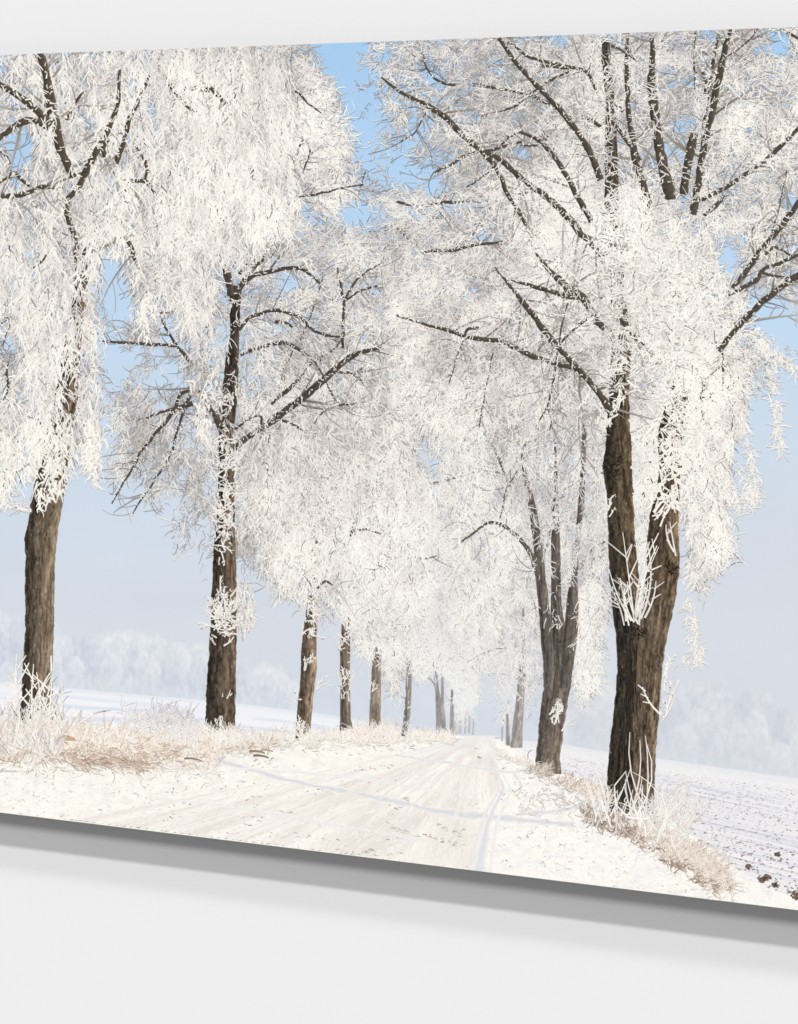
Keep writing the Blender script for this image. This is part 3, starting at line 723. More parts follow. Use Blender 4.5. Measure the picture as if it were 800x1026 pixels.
t.stem([(286, 230, 243), (310, 230.5, 241), (335, 231, 240), (360, 226.5, 239.5), (390, 223, 238.5), (415, 219, 236.5), (432, 219.5, 234)], (50, 44, 38), (84, 74, 63), zf=0.84, seed=18)
t.stem([(430, 219.5, 234), (460, 219.5, 234.5), (500, 219, 235), (540, 215, 236), (580, 213, 237), (630, 211, 237), (660, 209, 237), (690, 207, 236.5), (720, 206, 236), (735, 204.5, 236), (743, 203, 235)], (52, 46, 40), (114, 98, 82), zf=0.86, ridge=(0.72, 0.2, 0.35), seed=19)
B = [([(282, 416, 6.6), (262, 429, 6.4), (247, 439, 6), (234, 450, 6)], .5), ([(232, 296, 8), (227, 272, 7), (221, 256, 5), (216, 244, 3)], .56), ([(236, 294, 6), (246, 282, 5), (257, 275, 4.6), (270, 272, 4.2), (285, 269, 4), (301, 269, 3.6), (312, 276, 2.6), (323, 285, 1.6)], .62),
     ([(243, 282, 4), (257, 266, 3.6), (265, 258, 3.2), (267, 244, 2)], .55), ([(240, 276, 3), (250, 262, 2.6), (258, 250, 2)], .5),
     ([(240, 330, 3.4), (250, 319, 3.2), (263, 314, 3.2), (278, 311, 3.4), (292, 315, 3.2), (303, 320, 3), (314, 331, 2.6), (326, 336, 2.8), (343, 338, 2.2)], .66),
     ([(276, 322, 3), (286, 323, 3), (294, 328, 2)], .6), ([(241, 355, 3.4), (255, 350, 3.4), (270, 346, 3.6), (287, 344, 3.6), (302, 352, 3.4), (315, 361, 3)], .66),
     ([(315, 361, 2.2), (325, 356, 2.2), (335, 350, 2), (343, 341, 1.4)], .6), ([(315, 361, 2), (323, 374, 2), (331, 391, 1.8), (343, 409, 1.2)], .66),
     ([(276, 419, 7), (300, 402, 7), (320, 385, 7), (340, 366, 6.4), (355, 356, 5.2), (368, 351.5, 4.4), (381, 349, 2.6)], .8),
     ([(272, 405, 3.4), (290, 389, 4), (304, 375, 3), (313, 362, 2)], .6), ([(344, 349, 3.2), (344, 325, 3), (345, 302, 3), (342, 288, 2.4), (338, 268, 1.6)], .7),
     ([(345, 302, 2.4), (354, 286, 2), (362, 276, 1.8), (374, 268, 1.6), (388, 261, 1)], .7), ([(346, 301, 2.4), (360, 292, 2), (374, 287, 1.8), (387, 283, 1)], .7),
     ([(222, 428, 7), (211, 411, 6), (202, 396, 5), (197, 388, 4)], .7), ([(193, 404, 4.6), (180, 408, 5), (172, 410, 4)], .7), ([(176, 409, 4), (166, 423, 3.6), (155, 436, 3), (143, 451, 2.4), (130, 474, 2), (112, 505, 1.2)], .66),
     ([(176, 408, 4), (180, 396, 3.6), (186, 392, 3), (192, 392, 2.6)], .66), ([(172, 410, 3), (160, 413, 3), (148, 418, 2.4), (140, 420, 1.6)], .6), ([(191, 396, 3.6), (184, 414, 3), (178, 431, 2.6), (171, 456, 2.2), (158, 477, 2), (145, 496, 1.6), (132, 516, 1)], .66),
     ([(194, 368, 3.4), (186, 357, 3.4), (178, 347, 3), (172, 337, 2.6), (165, 326, 2)], .7), ([(178, 347, 2.8), (160, 345.5, 3), (140, 344, 3), (122, 343, 2.6), (102, 341, 1.6)], .8), ([(165, 326, 2), (160, 314, 1.8), (170, 313, 1.6)], .6),
     ([(172, 290, 3), (178, 286, 2.6), (160, 294, 1)], .6), ([(279, 219, 4), (284, 196, 3.6), (290, 172, 3.2), (297, 155, 2.6), (304, 140, 1.6)], .75), ([(281, 219, 3.6), (288, 206, 3), (293, 198, 2)], .7),
     ([(290, 199, 2), (305, 196, 2.4), (320, 194, 2.4), (336, 190, 2), (366, 184, 1.2)], .75), ([(300, 181, 1.4), (306, 165, 2), (311, 150, 1.6)], .7), ([(288, 89, 1.6), (300, 94, 2.4), (310, 104, 2), (322, 114, 1.4)], .8), ([(262, 98, 1.6), (272, 113, 2)], .8),
     ([(322, 285, 1.4), (306, 330, 1.4), (284, 370, 1.2)], .5), ([(340, 372, 1.8), (352, 374, 2), (362, 380, 1.6)], .75), ([(352, 372, 1.2), (360, 378, 1.6), (364, 384, 1.2)], .7), ([(280, 420, 3), (292, 424, 2.6), (305, 432, 1.4)], .7), ([(315, 424, 1.6), (325, 412, 2), (345, 405, 2), (368, 406, 1.4)], .66),
     ([(235, 430, 3), (250, 420, 2), (262, 417, 3), (262, 430, 2)], .6), ([(357, 200, 1), (366, 172, 1)], .5), ([(272, 258, 1), (284, 240, 1.4), (287, 232, 1)], .6)]
for a, z in B: t.branch(a, zf=min(0.92, z + 0.22), frost=0.65, c=(80, 72, 65), fw=0.8, twig=1.2, kids=1.0)
BC = [(104, 335), (140, 310), (128, 270), (140, 200), (190, 60), (200, 44), (318, 42), (332, 72), (348, 108), (340, 128), (366, 128), (372, 150), (358, 172), (362, 190), (380, 215), (400, 250), (420, 330), (432, 430), (405, 500), (340, 520), (300, 540), (286, 590), (276, 600), (264, 570), (254, 588), (246, 600), (240, 560), (225, 540), (214, 560), (204, 600), (196, 560), (168, 540), (150, 520), (132, 520), (112, 528), (98, 522), (102, 500), (118, 440), (112, 400)]
t.frost(BC, 2.4, 32, out_from(232, 330), 0.8, 0.45, 8.5, 1.05, dark=0.13, patch=(14, 1.1), tone=-0.08, lace=0.8)
t.frost([(270, 90), (318, 46), (334, 74), (348, 108), (366, 128), (370, 150), (356, 172), (360, 195), (330, 230), (290, 160)], 1.7, 20, out_from(280, 180), 0.7, 0.1, 8, 1.3, dark=0.03, patch=(12, 1.3), tone=0.2, zr=(0.5, 1))
t.frost([(240, 420), (330, 430), (350, 480), (300, 560), (286, 598), (276, 604), (264, 575), (252, 595), (240, 520)], 2.7, 30, weep, 0.5, 0.7, 8, 1.3, dark=0.06, tone=0.05, zr=(0.3, 1))
t.frost([(228, 600), (240, 560), (250, 590), (256, 626), (250, 634), (240, 630)], 3, 16, weep, 0.6, 0.7, 7, 1.3, boost=0.7, tone=0.3, zr=(0.3, 1))
for (x, y, n, L) in ((222, 404, 26, 13), (226, 466, 40, 15), (226, 520, 34, 15), (228, 494, 24, 14), (223, 545, 16, 13), (224, 618, 44, 20), (226, 632, 22, 14), (223, 604, 18, 16), (224, 440, 14, 10)):
    t.tuft(x, y, n, L, -DOWN, 1.1, 1.5, q=(0.5, 0.95), sx=6, sy=7, zf=0.93)
t.tuft(228, 700, 3, 9, -1.2, 0.4, 1.2, sx=2, forks=0); t.tuft(218, 728, 5, 11, -DOWN, 0.4, 1.4, sx=3)
t.done()
# --- the big right tree
t = Tree('large double stemmed tree in the right foreground, rimed boughs fanning out overhead', Z, 1.0e-4, 0.0, 110); Z += 0.0
dk, br = (56, 49, 41), (118, 99, 78)
t.stem([(150, 606, 619), (185, 606, 620), (220, 607, 620), (260, 611, 625), (300, 612, 627), (335, 611, 634), (350, 612, 632.5), (400, 610, 630.5), (430, 608.5, 632), (450, 606.5, 633), (462, 604.5, 633.5), (475, 604.5, 634), (500, 609, 635), (540, 609.5, 636.5), (580, 611, 641), (622, 615, 648)], dk, (104, 88, 68), zf=0.84, seed=22)
t.stem([(40, 603, 611), (60, 603, 613), (100, 607, 616), (152, 606.5, 619)], (60, 54, 47), (92, 82, 70), zf=0.8, seed=23)
t.stem([(380, 675, 694), (430, 660, 686), (478, 660, 682)], (64, 55, 45), br, zf=0.6, seed=54)
t.stem([(466, 662, 683), (480, 660, 681.5), (520, 650.5, 680), (560, 647.5, 681), (570, 648, 681.5), (600, 644, 677), (622, 640, 672.5)], (64, 55, 45), br, zf=0.84, ridge=(0.35, 0.16, 0.3), seed=24)
t.stem([(606, 613, 675), (622, 615.5, 671.5), (645, 618, 667), (660, 619, 665), (690, 618, 662.5), (720, 614.5, 660), (750, 611, 657.5), (770, 609, 656.5), (790, 608, 655.5), (815, 604, 658)], (48, 43, 38), (116, 100, 82), zf=0.86, ridge=(0.46, 0.05, 0.85), seed=25)
k = Ink()                                              # furrow between the joined stems and the burrs
r = t.r
for (cx, cy, rx, ry, n) in ((614, 466, 10, 14, 120), (672, 568, 7, 7, 60), (638, 632, 9, 8, 70), (612, 430, 5, 6, 20)):
    k = Ink(); a = r.uniform(0, 6.28, n); q = np.sqrt(r.uniform(0, 1, n))
    strokes(k, cx + np.cos(a) * q * rx, cy + np.sin(a) * q * ry, r.uniform(0, 6.28, n), r.uniform(2, 7, n), r.uniform(0.7, 1.7, n), mix(np.array([34, 29, 25.]), (88, 76, 64), r.uniform(0, 1, n) ** 2), t.z + t.span * (0.91 + 0.03 * r.uniform(0, 1, n)), r.normal(0, 1.5, n), 4)
    k.build('bark_burr', t.e)
k = Ink()
n = 200
y = r.uniform(640, 800, n); strokes(k, 633 - (y - 640) * 0.028 + r.normal(0, 2.6, n), y, DOWN + r.normal(0.02, 0.06, n), r.uniform(6, 22, n), r.uniform(0.7, 1.8, n), mix(np.array([36, 31, 27.]), (60, 52, 44), r.uniform(0, 1, n)), t.z + t.span * (0.91 + 0.03 * r.uniform(0, 1, n)), 0.0, 5)
k.build('bark_furrow', t.e)
Dd = [([(652, 208, 6), (645, 186, 7), (638, 163, 7), (634, 140, 6), (630, 115, 5.4), (629, 90, 4.6), (628, 60, 4), (629, 32, 3)], .66), ([(672, 200, 11), (668, 180, 11), (662, 155, 10), (658, 130, 9), (655.5, 105, 9), (653, 85, 8), (654, 60, 6), (653, 38, 4.4)], .66),
      ([(685, 195, 8), (688, 172, 9), (692, 150, 9), (695, 133, 9)], .66), ([(694, 215, 8), (699, 190, 7), (704, 155, 7), (712, 120, 6.4), (717, 95, 6.6), (722, 72, 6.6), (727, 48, 5), (733, 26, 3.6)], .68), ([(704, 130, 3), (710, 100, 3.6), (714, 66, 3.6), (720, 34, 2.6)], .6),
      ([(709, 92, 6), (705, 72, 3)], .66), ([(698, 202, 4), (718, 193, 4.4), (736, 182, 4.4), (756, 168, 4.6), (776, 153, 4.4), (802, 128, 3.6), (850, 90, 3)], .6), ([(706, 216, 4), (717, 206, 5), (726, 196, 3)], .66),
      ([(733, 288, 4), (744, 277, 5.4), (754, 263, 6), (764, 248, 5.6), (780, 230, 5.6), (800, 204, 5.4), (840, 150, 4)], .72), ([(730, 296, 2.6), (745, 288, 4), (758, 280, 4.4), (765, 270, 4), (785, 262, 3.4), (803, 254, 3.4), (850, 235, 2.6)], .74),
      ([(767, 256, 3), (777, 248, 2.6), (794, 257, 2)], .7), ([(765, 274, 2.6), (782, 277, 2.6), (803, 279, 2.6)], .74), ([(720, 352, 6), (728, 342, 6), (736, 332, 5), (746, 321, 6), (758, 309, 6), (770, 297, 6), (785, 286, 6), (803, 275, 6), (860, 250, 5)], .8),
      ([(602, 180, 7), (596, 164, 6.4), (590, 150, 6.4), (577, 130, 5.8), (565, 115, 5.2), (552, 100, 5), (540, 88, 5), (530, 77, 4.6), (520, 66, 4.4), (510, 52, 4), (500, 38, 3.6)], .74), ([(572, 121, 3.4), (560, 109, 3.6), (548, 103, 4), (535, 97, 3.6), (520, 92, 3.2), (505, 90, 3), (490, 87, 2.8), (474, 85, 2.4)], .7),
      ([(460, 86, 2.2), (446, 84, 2.6), (436, 78, 2.2), (428, 68, 1.8), (424, 54, 1.2)], .66), ([(598, 90, 3), (588, 73, 3.4), (574, 68, 3.4), (560, 65, 3), (544, 61, 3), (527, 55, 3), (516, 46, 2.4), (508, 36, 2)], .66), ([(570, 68, 3), (555, 67, 3.4), (541, 66, 2.6)], .66),
      ([(572, 71, 2.4), (558, 77, 2.6), (545, 85, 2.6), (532, 94, 2.4), (517, 106, 2.4), (504, 111, 2.2), (482, 116, 1.4)], .62), ([(603, 128, 4), (594, 121, 3.6), (582, 116, 3.4), (571, 118, 3), (560, 125, 2.6), (551, 134, 2), (545, 144, 1.4)], .64),
      ([(382, 78, 2), (400, 91, 3), (414, 98, 3.4), (428, 105, 5), (447, 118, 5.6), (460, 132, 5.4), (471, 142, 5), (482, 151, 5), (495, 165, 4.6), (502, 178, 4.4), (509, 194, 4.4), (520, 212, 4), (528, 226, 2.6)], .68), ([(482, 151, 4), (500, 159, 5), (515, 172, 5.4), (530, 184, 5.4), (545, 195, 6), (560, 208, 7), (571, 220, 7), (582, 234, 7), (592, 243, 6), (604, 258, 5)], .72),
      ([(594, 224, 5), (586, 209, 6), (577, 194, 6), (568, 176, 5), (560, 163, 5), (550, 150, 4.6), (540, 140, 4), (530, 136, 3.6), (520, 133, 3.2), (511, 137, 2.6), (502, 146, 1.8)], .7), ([(525, 141, 2.6), (510, 145, 2.8), (495, 150, 3), (480, 152, 3), (465, 157, 3), (452, 165, 2.6), (436, 173, 1.6)], .66),
      ([(540, 146, 2.4), (530, 146, 2), (522, 146, 1.4)], .6), ([(468, 188, 1.4), (484, 177, 1.8), (497, 166, 1.6)], .6), ([(398, 202, 2.6), (412, 205, 2.8), (428, 205, 2.8), (444, 203, 3), (460, 202, 3), (474, 200, 2)], .6), ([(545, 192, 3), (530, 192, 3), (516, 194, 2.4)], .64),
      ([(424, 252, 2.2), (440, 251, 3), (455, 251, 3), (474, 246, 3), (490, 244, 2.8), (504, 242, 2)], .6), ([(536, 252, 1.5), (550, 270, 5), (562, 282, 7), (575, 293, 8), (586, 300, 7), (596, 318, 7), (606, 330, 6)], .74), ([(512, 281, 1.2), (535, 287, 4), (550, 291, 4.4), (570, 297, 5), (580, 297, 5)], .7),
      ([(496, 268, 1.2), (514, 290, 3.6), (522, 300, 4.6), (530, 310, 5.4), (542, 326, 6), (556, 344, 6), (570, 359, 6), (582, 372, 6), (592, 384, 6.4), (602, 396, 7), (612, 412, 7)], .76), ([(398, 316, 2), (412, 321, 2.4), (428, 325, 2.6), (446, 330, 3.6), (465, 336, 4), (482, 340, 4.4), (500, 341, 4.4), (515, 348, 5), (530, 355, 5), (545, 361, 5), (560, 365, 4.6), (576, 369, 5), (592, 382, 5)], .72),
      ([(465, 337, 3), (469, 330, 3), (480, 328, 2.6)], .76), ([(467, 337, 2), (462, 346, 2), (459, 354, 1.4), (450, 385, 1)], .7), ([(569, 304, 1.4), (563, 328, 1.6), (558, 360, 1.8), (553, 390, 1.8), (548, 407, 1.8), (537, 427, 1.4)], .68), ([(548, 407, 1.2), (552, 420, 1.4), (551, 432, 1)], .6), ([(494, 354, 1.4), (487, 388, 1.6), (480, 428, 1.2)], .62),
      ([(560, 346, 2), (574, 331, 2.6), (588, 320, 3)], .64), ([(620, 318, 5), (634, 332, 6), (648, 348, 6), (656, 358, 4)], .72), ([(500, 345, 1.6), (506, 336, 1.8), (514, 312, 1.6)], .6), ([(722, 60, 1.2), (745, 45, 1.4), (768, 20, 1)], .6), ([(788, 33, 3), (800, 38, 3.4), (830, 50, 3)], .8),
      ([(724, 352, 2), (725, 370, 2), (724, 392, 1.6)], .8), ([(788, 170, 1.2), (783, 200, 1.4), (774, 232, 1.2)], .7), ([(640, 62, 1.4), (622, 50, 2.4), (612, 46, 3)], .66), ([(625, 112, 4), (617, 105, 3), (610, 98, 3)], .62), ([(643, 160, 3), (632, 146, 3.4), (622, 132, 3.4), (612, 118, 3)], .64),
      ([(697, 28, 1.8), (696, 60, 2), (697, 90, 1.8)], .66), ([(500, 195, 1), (470, 240, 1), (452, 250, 1)], .5), ([(430, 105, 1.2), (418, 130, 1.2), (402, 142, 1)], .5), ([(426, 252, 1.2), (410, 240, 1), (398, 228, 1)], .5)]
for a, z in Dd: t.branch(a, zf=min(0.92, z + 0.24), frost=0.55, c=(84, 76, 66), fw=0.9, twig=1.6, kids=1.0)
UL = [(358, 40), (372, 36), (605, 26), (612, 120), (610, 330), (606, 400), (560, 430), (500, 440), (436, 440), (410, 420), (398, 350), (384, 290), (388, 240), (392, 215), (378, 190), (384, 170), (376, 150), (388, 132), (380, 110), (368, 110), (376, 88), (364, 70)]
t.frost(UL, 2.3, 36, out_from(640, 330), 0.8, 0.45, 9.5, 0.95, dark=0.12, patch=(13, 1.1), tone=-0.06, lace=0.9)
t.frost(UL, 0.9, 26, out_from(640, 330), 0.9, 0.3, 8, 1.15, dark=0.05, patch=(20, 1.5), tone=0.12, lace=0.5, zr=(0.5, 1))
t.frost([(352, 44), (400, 38), (410, 200), (396, 240), (378, 215), (362, 190), (372, 160), (366, 120), (358, 90)], 0.7, 26, out_from(640, 330), 0.9, 0.2, 8, 1.0, dark=0.12, patch=(12, 0.9), tone=-0.02, boost=0.32, lace=0.8)
DM = [(585, 28), (960, 20), (960, 420), (830, 330), (802, 330), (786, 320), (796, 356), (800, 372), (790, 366), (780, 350), (775, 400), (786, 446), (782, 458), (770, 440), (762, 400), (752, 390), (748, 420), (756, 480), (748, 498), (738, 480), (740, 540), (730, 566), (718, 560), (712, 590), (700, 600), (690, 570), (684, 520), (683, 480), (660, 430), (640, 430), (634, 400), (612, 404), (596, 380), (560, 330), (540, 250), (560, 150), (560, 60)]
t.frost(DM, 2.8, 32, out_from(660, 420), 0.8, 0.4, 10, 1.2, dark=0.10, patch=(16, 1.05), tone=-0.06, lace=0.7)
t.frost([(560, 200), (640, 190), (700, 230), (740, 300), (730, 400), (700, 470), (680, 470), (662, 440), (640, 420), (634, 390), (610, 400), (590, 330)], 1.7, 26, out_from(650, 470), 1.0, 0.1, 11, 1.55, dark=0.05, patch=(14, 1.1), tone=0.06, zr=(0.5, 1))
t.frost([(590, 215), (625, 190), (670, 205), (700, 240), (705, 300), (690, 360), (660, 400), (640, 345), (606, 335)], 1.5, 24, out_from(650, 420), 1.0, 0.1, 11, 1.6, dark=0.05, patch=(14, 1.0), tone=0.10, zr=(0.93, 1))
t.frost([(480, 180), (560, 160), (600, 220), (610, 300), (580, 300), (520, 290), (490, 240)], 1.8, 26, out_from(600, 380), 0.6, 0.0, 11, 1.45, dark=0.03, patch=(16, 1.3), tone=0.14, zr=(0.5, 0.9))
RW = [(684, 380), (740, 350), (752, 400), (744, 460), (740, 540), (731, 566), (720, 556), (712, 590), (702, 600), (692, 575), (684, 520)]
t.frost(RW, 3.6, 34, weep, 0.45, 0.6, 8.5, 1.5, dark=0.05, patch=(13, 0.9), tone=0.05, zr=(0.3, 1), boost=0.2)
for a in ([(762, 330), (770, 360), (776, 400), (782, 452)], [(745, 330), (775, 350), (800, 372), (794, 366)], [(738, 400), (748, 440), (756, 480), (750, 500)], [(728, 330), (745, 380), (750, 400)], [(705, 400), (738, 500), (756, 498), (740, 470)], [(690, 600), (696, 640), (700, 660), (684, 660)]):
    q = smooth([(x, y, 1) for x, y in a], 2)
    m = len(q) * 3; i = t.r.integers(0, len(q), m)
    strokes(t.crown, q[i, 0] + t.r.normal(0, 2.5, m), q[i, 1] + t.r.normal(0, 3, m), DOWN + t.r.normal(0, 0.9, m), t.r.uniform(4, 13, m), t.r.uniform(0.9, 1.7, m), ramp(t.r.uniform(0.6, 1, m), FROST), t.z + t.span * t.r.uniform(0.5, 0.9, m), t.r.normal(0, 1, m), 4)
t.tuft(635, 622, 7, 92, -DOWN - 0.16, 0.24, 1.7, q=(0.5, 0.92), sx=4, sy=3, forks=5); t.tuft(638, 622, 9, 46, -DOWN + 0.1, 0.6, 1.6, q=(0.5, 0.92), sx=5, sy=4, forks=3)
t.tuft(610, 520, 5, 13, -1.0, 0.3, 1.8, sx=1, sy=14); t.tuft(677, 556, 2, 46, -DOWN - 0.2, 0.08, 2.2, sx=1, forks=2); t.tuft(668, 512, 9, 24, -DOWN, 0.6, 2.2, q=(.75, 1), sx=8, sy=10)
t.tuft(655, 510, 7, 34, -DOWN + 0.2, 0.35, 2.0, q=(.7, 1), sx=3, sy=8); t.tuft(672, 470, 30, 26, DOWN, 0.8, 2.2, q=(.7, 1), sx=9, sy=14); t.tuft(664, 440, 40, 24, DOWN, 0.9, 2.0, q=(.7, 1), sx=14, sy=14); t.tuft(624, 395, 18, 20, DOWN, 0.9, 1.9, q=(.7, 1), sx=9, sy=16, zf=.9)
t.tuft(606, 420, 8, 16, DOWN, 0.3, 2.2, q=(.6, .9), sx=3, sy=12); t.tuft(667, 680, 5, 20, -0.9, 0.4, 1.6, q=(.8, 1), sx=1, sy=12); t.tuft(664, 722, 5, 36, -DOWN + 0.15, 0.3, 1.6, q=(.8, 1), sx=1.5, sy=8)
t.done()
# --- the big left tree
t = Tree('large tree at the left edge behind a curtain of thick hanging hoar frost', Z, 1.0e-4, 0.0, 111); Z += 1.02e-4
t.stem([(485, 35, 66), (500, 31, 64), (512, 30, 62), (530, 27, 58.5), (540, 25, 57), (548, 25, 56.5), (556, 26, 56), (575, 25, 55), (600, 26, 54.5), (630, 25.5, 54), (660, 24, 53.5), (700, 21.5, 52.5), (745, 16, 55)], (66, 58, 50), (138, 121, 101), zf=0.5, ridge=(0.75, 0.3, 0.3), seed=31)
t.stem([(280, 77, 90), (340, 66, 82), (400, 54, 78), (440, 46, 71), (486, 35, 67)], (60, 53, 45), (120, 102, 82), zf=0.62, seed=32)
A = [([(84, 285, 9), (86, 262, 9), (92, 240, 7)], .6), ([(80, 290, 8), (78, 262, 7), (74, 235, 6), (66, 210, 6)], .5), ([(74, 178, 7), (68, 165, 8), (61, 148, 10), (54, 122, 11), (51, 104, 10), (48, 82, 9), (43, 62, 8), (41, 50, 7)], .82), ([(53, 124, 8), (44, 118, 8), (36, 110, 7.4), (25, 101, 6.6), (14, 93, 6), (2, 85, 5), (-20, 72, 4)], .78), ([(50, 127, 8), (38, 122, 7), (27, 121, 7), (15, 127, 6.4), (2, 136, 5.4), (-20, 150, 4)], .8),
     ([(120, 70, 3), (119, 100, 4), (112, 122, 5), (105, 138, 6.4), (97, 150, 6), (88, 168, 7), (80, 186, 6), (68, 202, 6), (64, 214, 4)], .66), ([(126, 138, 4), (122, 150, 5), (116, 164, 5)], .66), ([(-10, 197, 5), (14, 196, 5.4), (28, 193, 5), (44, 187, 5), (64, 188, 3)], .7), ([(-6, 148, 2), (6, 156, 2.4), (11, 168, 2.4), (12, 178, 2)], .72), ([(-4, 186, 2.4), (8, 178, 3), (14, 173, 3), (22, 180, 3), (30, 187, 2.4)], .72),
     ([(137, 146, 2.6), (144, 158, 3.4), (147, 170, 3), (146, 180, 2.4)], .68), ([(120, 182, 3), (136, 181, 4), (148, 183, 4), (155, 194, 3)], .68), ([(165, 76, 4), (175, 92, 4), (190, 108, 3), (200, 112, 2)], .62), ([(204, 84, 5), (216, 93, 5), (224, 102, 4), (236, 118, 3.4)], .68), ([(184, 88, 5), (200, 89, 5), (212, 90, 4)], .66), ([(150, 75, 3), (140, 100, 4), (130, 120, 5), (124, 145, 4)], .6),
     ([(66, 120, 3), (76, 104, 4), (84, 92, 2)], .62), ([(34, 270, 2.4), (42, 262, 3), (48, 254, 2)], .66), ([(8, 362, 2), (7, 375, 2.6), (9, 388, 2.4), (3, 402, 1.6)], .74), ([(-3, 328, 2.4), (6, 320, 2.4), (12, 314, 1.6)], .72), ([(3, 345, 1), (10, 325, 1.6)], .6), ([(129, 242, 4), (133, 250, 5), (140, 272, 2)], .72), ([(216, 205, 3), (221, 216, 4), (224, 224, 2)], .62), ([(108, 140, 5), (104, 148, 5), (106, 158, 4)], .7)]
for a, z in A: t.branch(a, zf=min(0.9, z + 0.12), frost=0.8, c=(86, 76, 63), fw=1.15, twig=0.7, kids=0.7)
AC = [(-160, 40), (160, 38), (292, 44), (300, 110), (302, 190), (296, 256), (284, 240), (270, 236), (256, 250), (244, 262), (232, 250), (222, 262), (218, 330), (214, 380), (212, 420), (203, 440), (194, 400), (186, 350), (176, 300), (158, 290), (150, 320), (143, 340), (134, 310), (124, 270), (110, 235), (103, 250), (103, 330), (103, 420), (106, 460), (102, 476), (92, 488), (84, 450), (76, 440), (68, 490), (58, 492), (48, 500), (38, 514), (30, 490), (20, 470), (10, 480), (5, 512), (-8, 500), (-160, 480)]
t.frost(AC, 2.5, 46, weep, 0.6, 0.5, 11, 1.3, dark=0.14, patch=(15, 1.15), tone=-0.10, zr=(0, 0.75))
t.frost(AC, 1.3, 60, weep, 0.35, 0.7, 11.5, 1.65, dark=0.04, patch=(17, 1.1), tone=0.08, zr=(0.5, 1), spread=(0.2, 0.9))
t.frost([(160, 44), (292, 46), (298, 180), (262, 240), (230, 248), (216, 300), (210, 425), (200, 430), (184, 330), (160, 280), (150, 200)], 1.6, 56, weep, 0.25, 0.7, 9, 1.5, dark=0.03, patch=(13, 1.1), tone=0.1, zr=(0.6, 1), spread=(0.2, 0.9))
for (x0, y0, y1, n) in ((41, 420, 512, 70), (52, 430, 500, 50), (62, 420, 492, 60), (96, 420, 486, 60), (6, 440, 508, 60), (204, 380, 436, 50), (145, 290, 340, 40), (88, 430, 478, 30), (28, 420, 480, 50), (-4, 430, 500, 60), (-40, 430, 500, 80)):
    m = n; y = t.r.uniform(y0, y1, m); f = (y - y0) / (y1 - y0)
    strokes(t.crown, x0 + t.r.normal(0, 1, m) * (6.5 - 4.5 * f), y, DOWN + t.r.normal(0, 0.55, m), t.r.uniform(5, 13, m), t.r.uniform(1.2, 2.4, m), ramp(t.r.uniform(0.72, 1, m), FROST), t.z + t.span * t.r.uniform(0.65, 1, m), t.r.normal(0, 1, m), 4)
t.tuft(31, 512, 7, 36, -2.6, 0.35, 1.0, q=(.55, .9), sx=1.5, forks=4)
# rimed suckers round its foot
t.tuft(34, 745, 46, 52, -DOWN, 0.32, 1.8, q=(0.3, 0.95), sx=13, sy=10, forks=3)
t.tuft(38, 748, 9, 92, -DOWN + 0.06, 0.12, 2.1, q=(0.7, 1), sx=7, sy=3, forks=4); t.tuft(18, 748, 3, 86, -DOWN - .03, 0.08, 1.8, q=(.7, 1), sx=2, forks=3)
t.tuft(8, 752, 60, 34, -DOWN - 0.2, 0.7, 1.5, q=(0.1, 0.9), sx=14, sy=8, forks=2)
t.tuft(55, 755, 30, 40, -DOWN + .3, 0.5, 1.8, q=(0.6, 1), sx=8, sy=6, forks=2)
t.done()

# ------------------------------------------------------------------ grasses on the verges (ink over everything at the trees' feet)
def grass(k, n, xy, angle, asd, ln, w, cols, z, zspan, seed, curve_sd=0.9):
    r = np.random.default_rng(seed)
    x, y = xy(r, int(n * 1.5)); ok = fbm(x / 13, y / 9, 140) + r.normal(0, 0.06, len(x)) > 0.43; x, y = x[ok][:n], y[ok][:n]; n = len(x)
    o = np.argsort(y); x, y = x[o], y[o]
    c = ramp(r.uniform(0, 1, n), cols)
    strokes(k, x, y, angle + r.normal(0, asd, n), r.uniform(*ln, n), 0.8 * r.uniform(*w, n), mix(c, (255, 251, 244), 0.12 + 0.3 * r.uniform(0, 1, n) ** 2), z + zspan * (0.6 * np.arange(n) / n + 0.4 * r.uniform(0, 1, n)), r.normal(0, curve_sd, n), 5, 0.4)
TAN = [(0, (164, 136, 116)), (0.25, (202, 178, 158)), (0.5, (229, 214, 199)), (0.75, (246, 236, 224)), (1, (255, 250, 241))]
PALE = [(0, (212, 198, 186)), (0.2, (238, 229, 218)), (0.6, (248, 241, 231)), (1, (255, 251, 243))]
WHITE = [(0, (176, 164, 156)), (0.3, (216, 208, 204)), (0.65, (244, 239, 233)), (1, (255, 251, 245))]
BROWN = [(0, (138, 108, 88)), (0.5, (190, 160, 138)), (1, (238, 222, 206))]
k = Ink(); Zg = Z
def area(x0, x1, fn, sd): return lambda r, n: (lambda x: (x, fn(x) + r.normal(0, 1, n) * (sd(x) if callable(sd) else sd)))(r.uniform(x0, x1, n))
grass(k, 3300, area(-150, 215, lambda x: curve(x, BANKL) + 22, 10), -DOWN, 0.9, (5, 16), (0.7, 1.6), PALE, Zg, 2e-5, 201)
grass(k, 1600, area(30, 160, lambda x: 752 + (x - 90) * 0.02, 8), -0.5, 1.0, (4, 13), (0.7, 1.5), TAN, Zg + 2e-5, 1e-5, 202)
grass(k, 900, area(40, 145, lambda x: 752 + (x - 60) * 0.12, 6), 0.2, 0.6, (4, 14), (0.7, 1.3), BROWN, Zg + 2.5e-5, 1e-5, 203)
grass(k, 300, area(-10, 25, lambda x: 752 + 0 * x, 6), -1.2, 0.9, (5, 14), (0.8, 1.6), BROWN, Zg + 2.5e-5, 1e-5, 204)
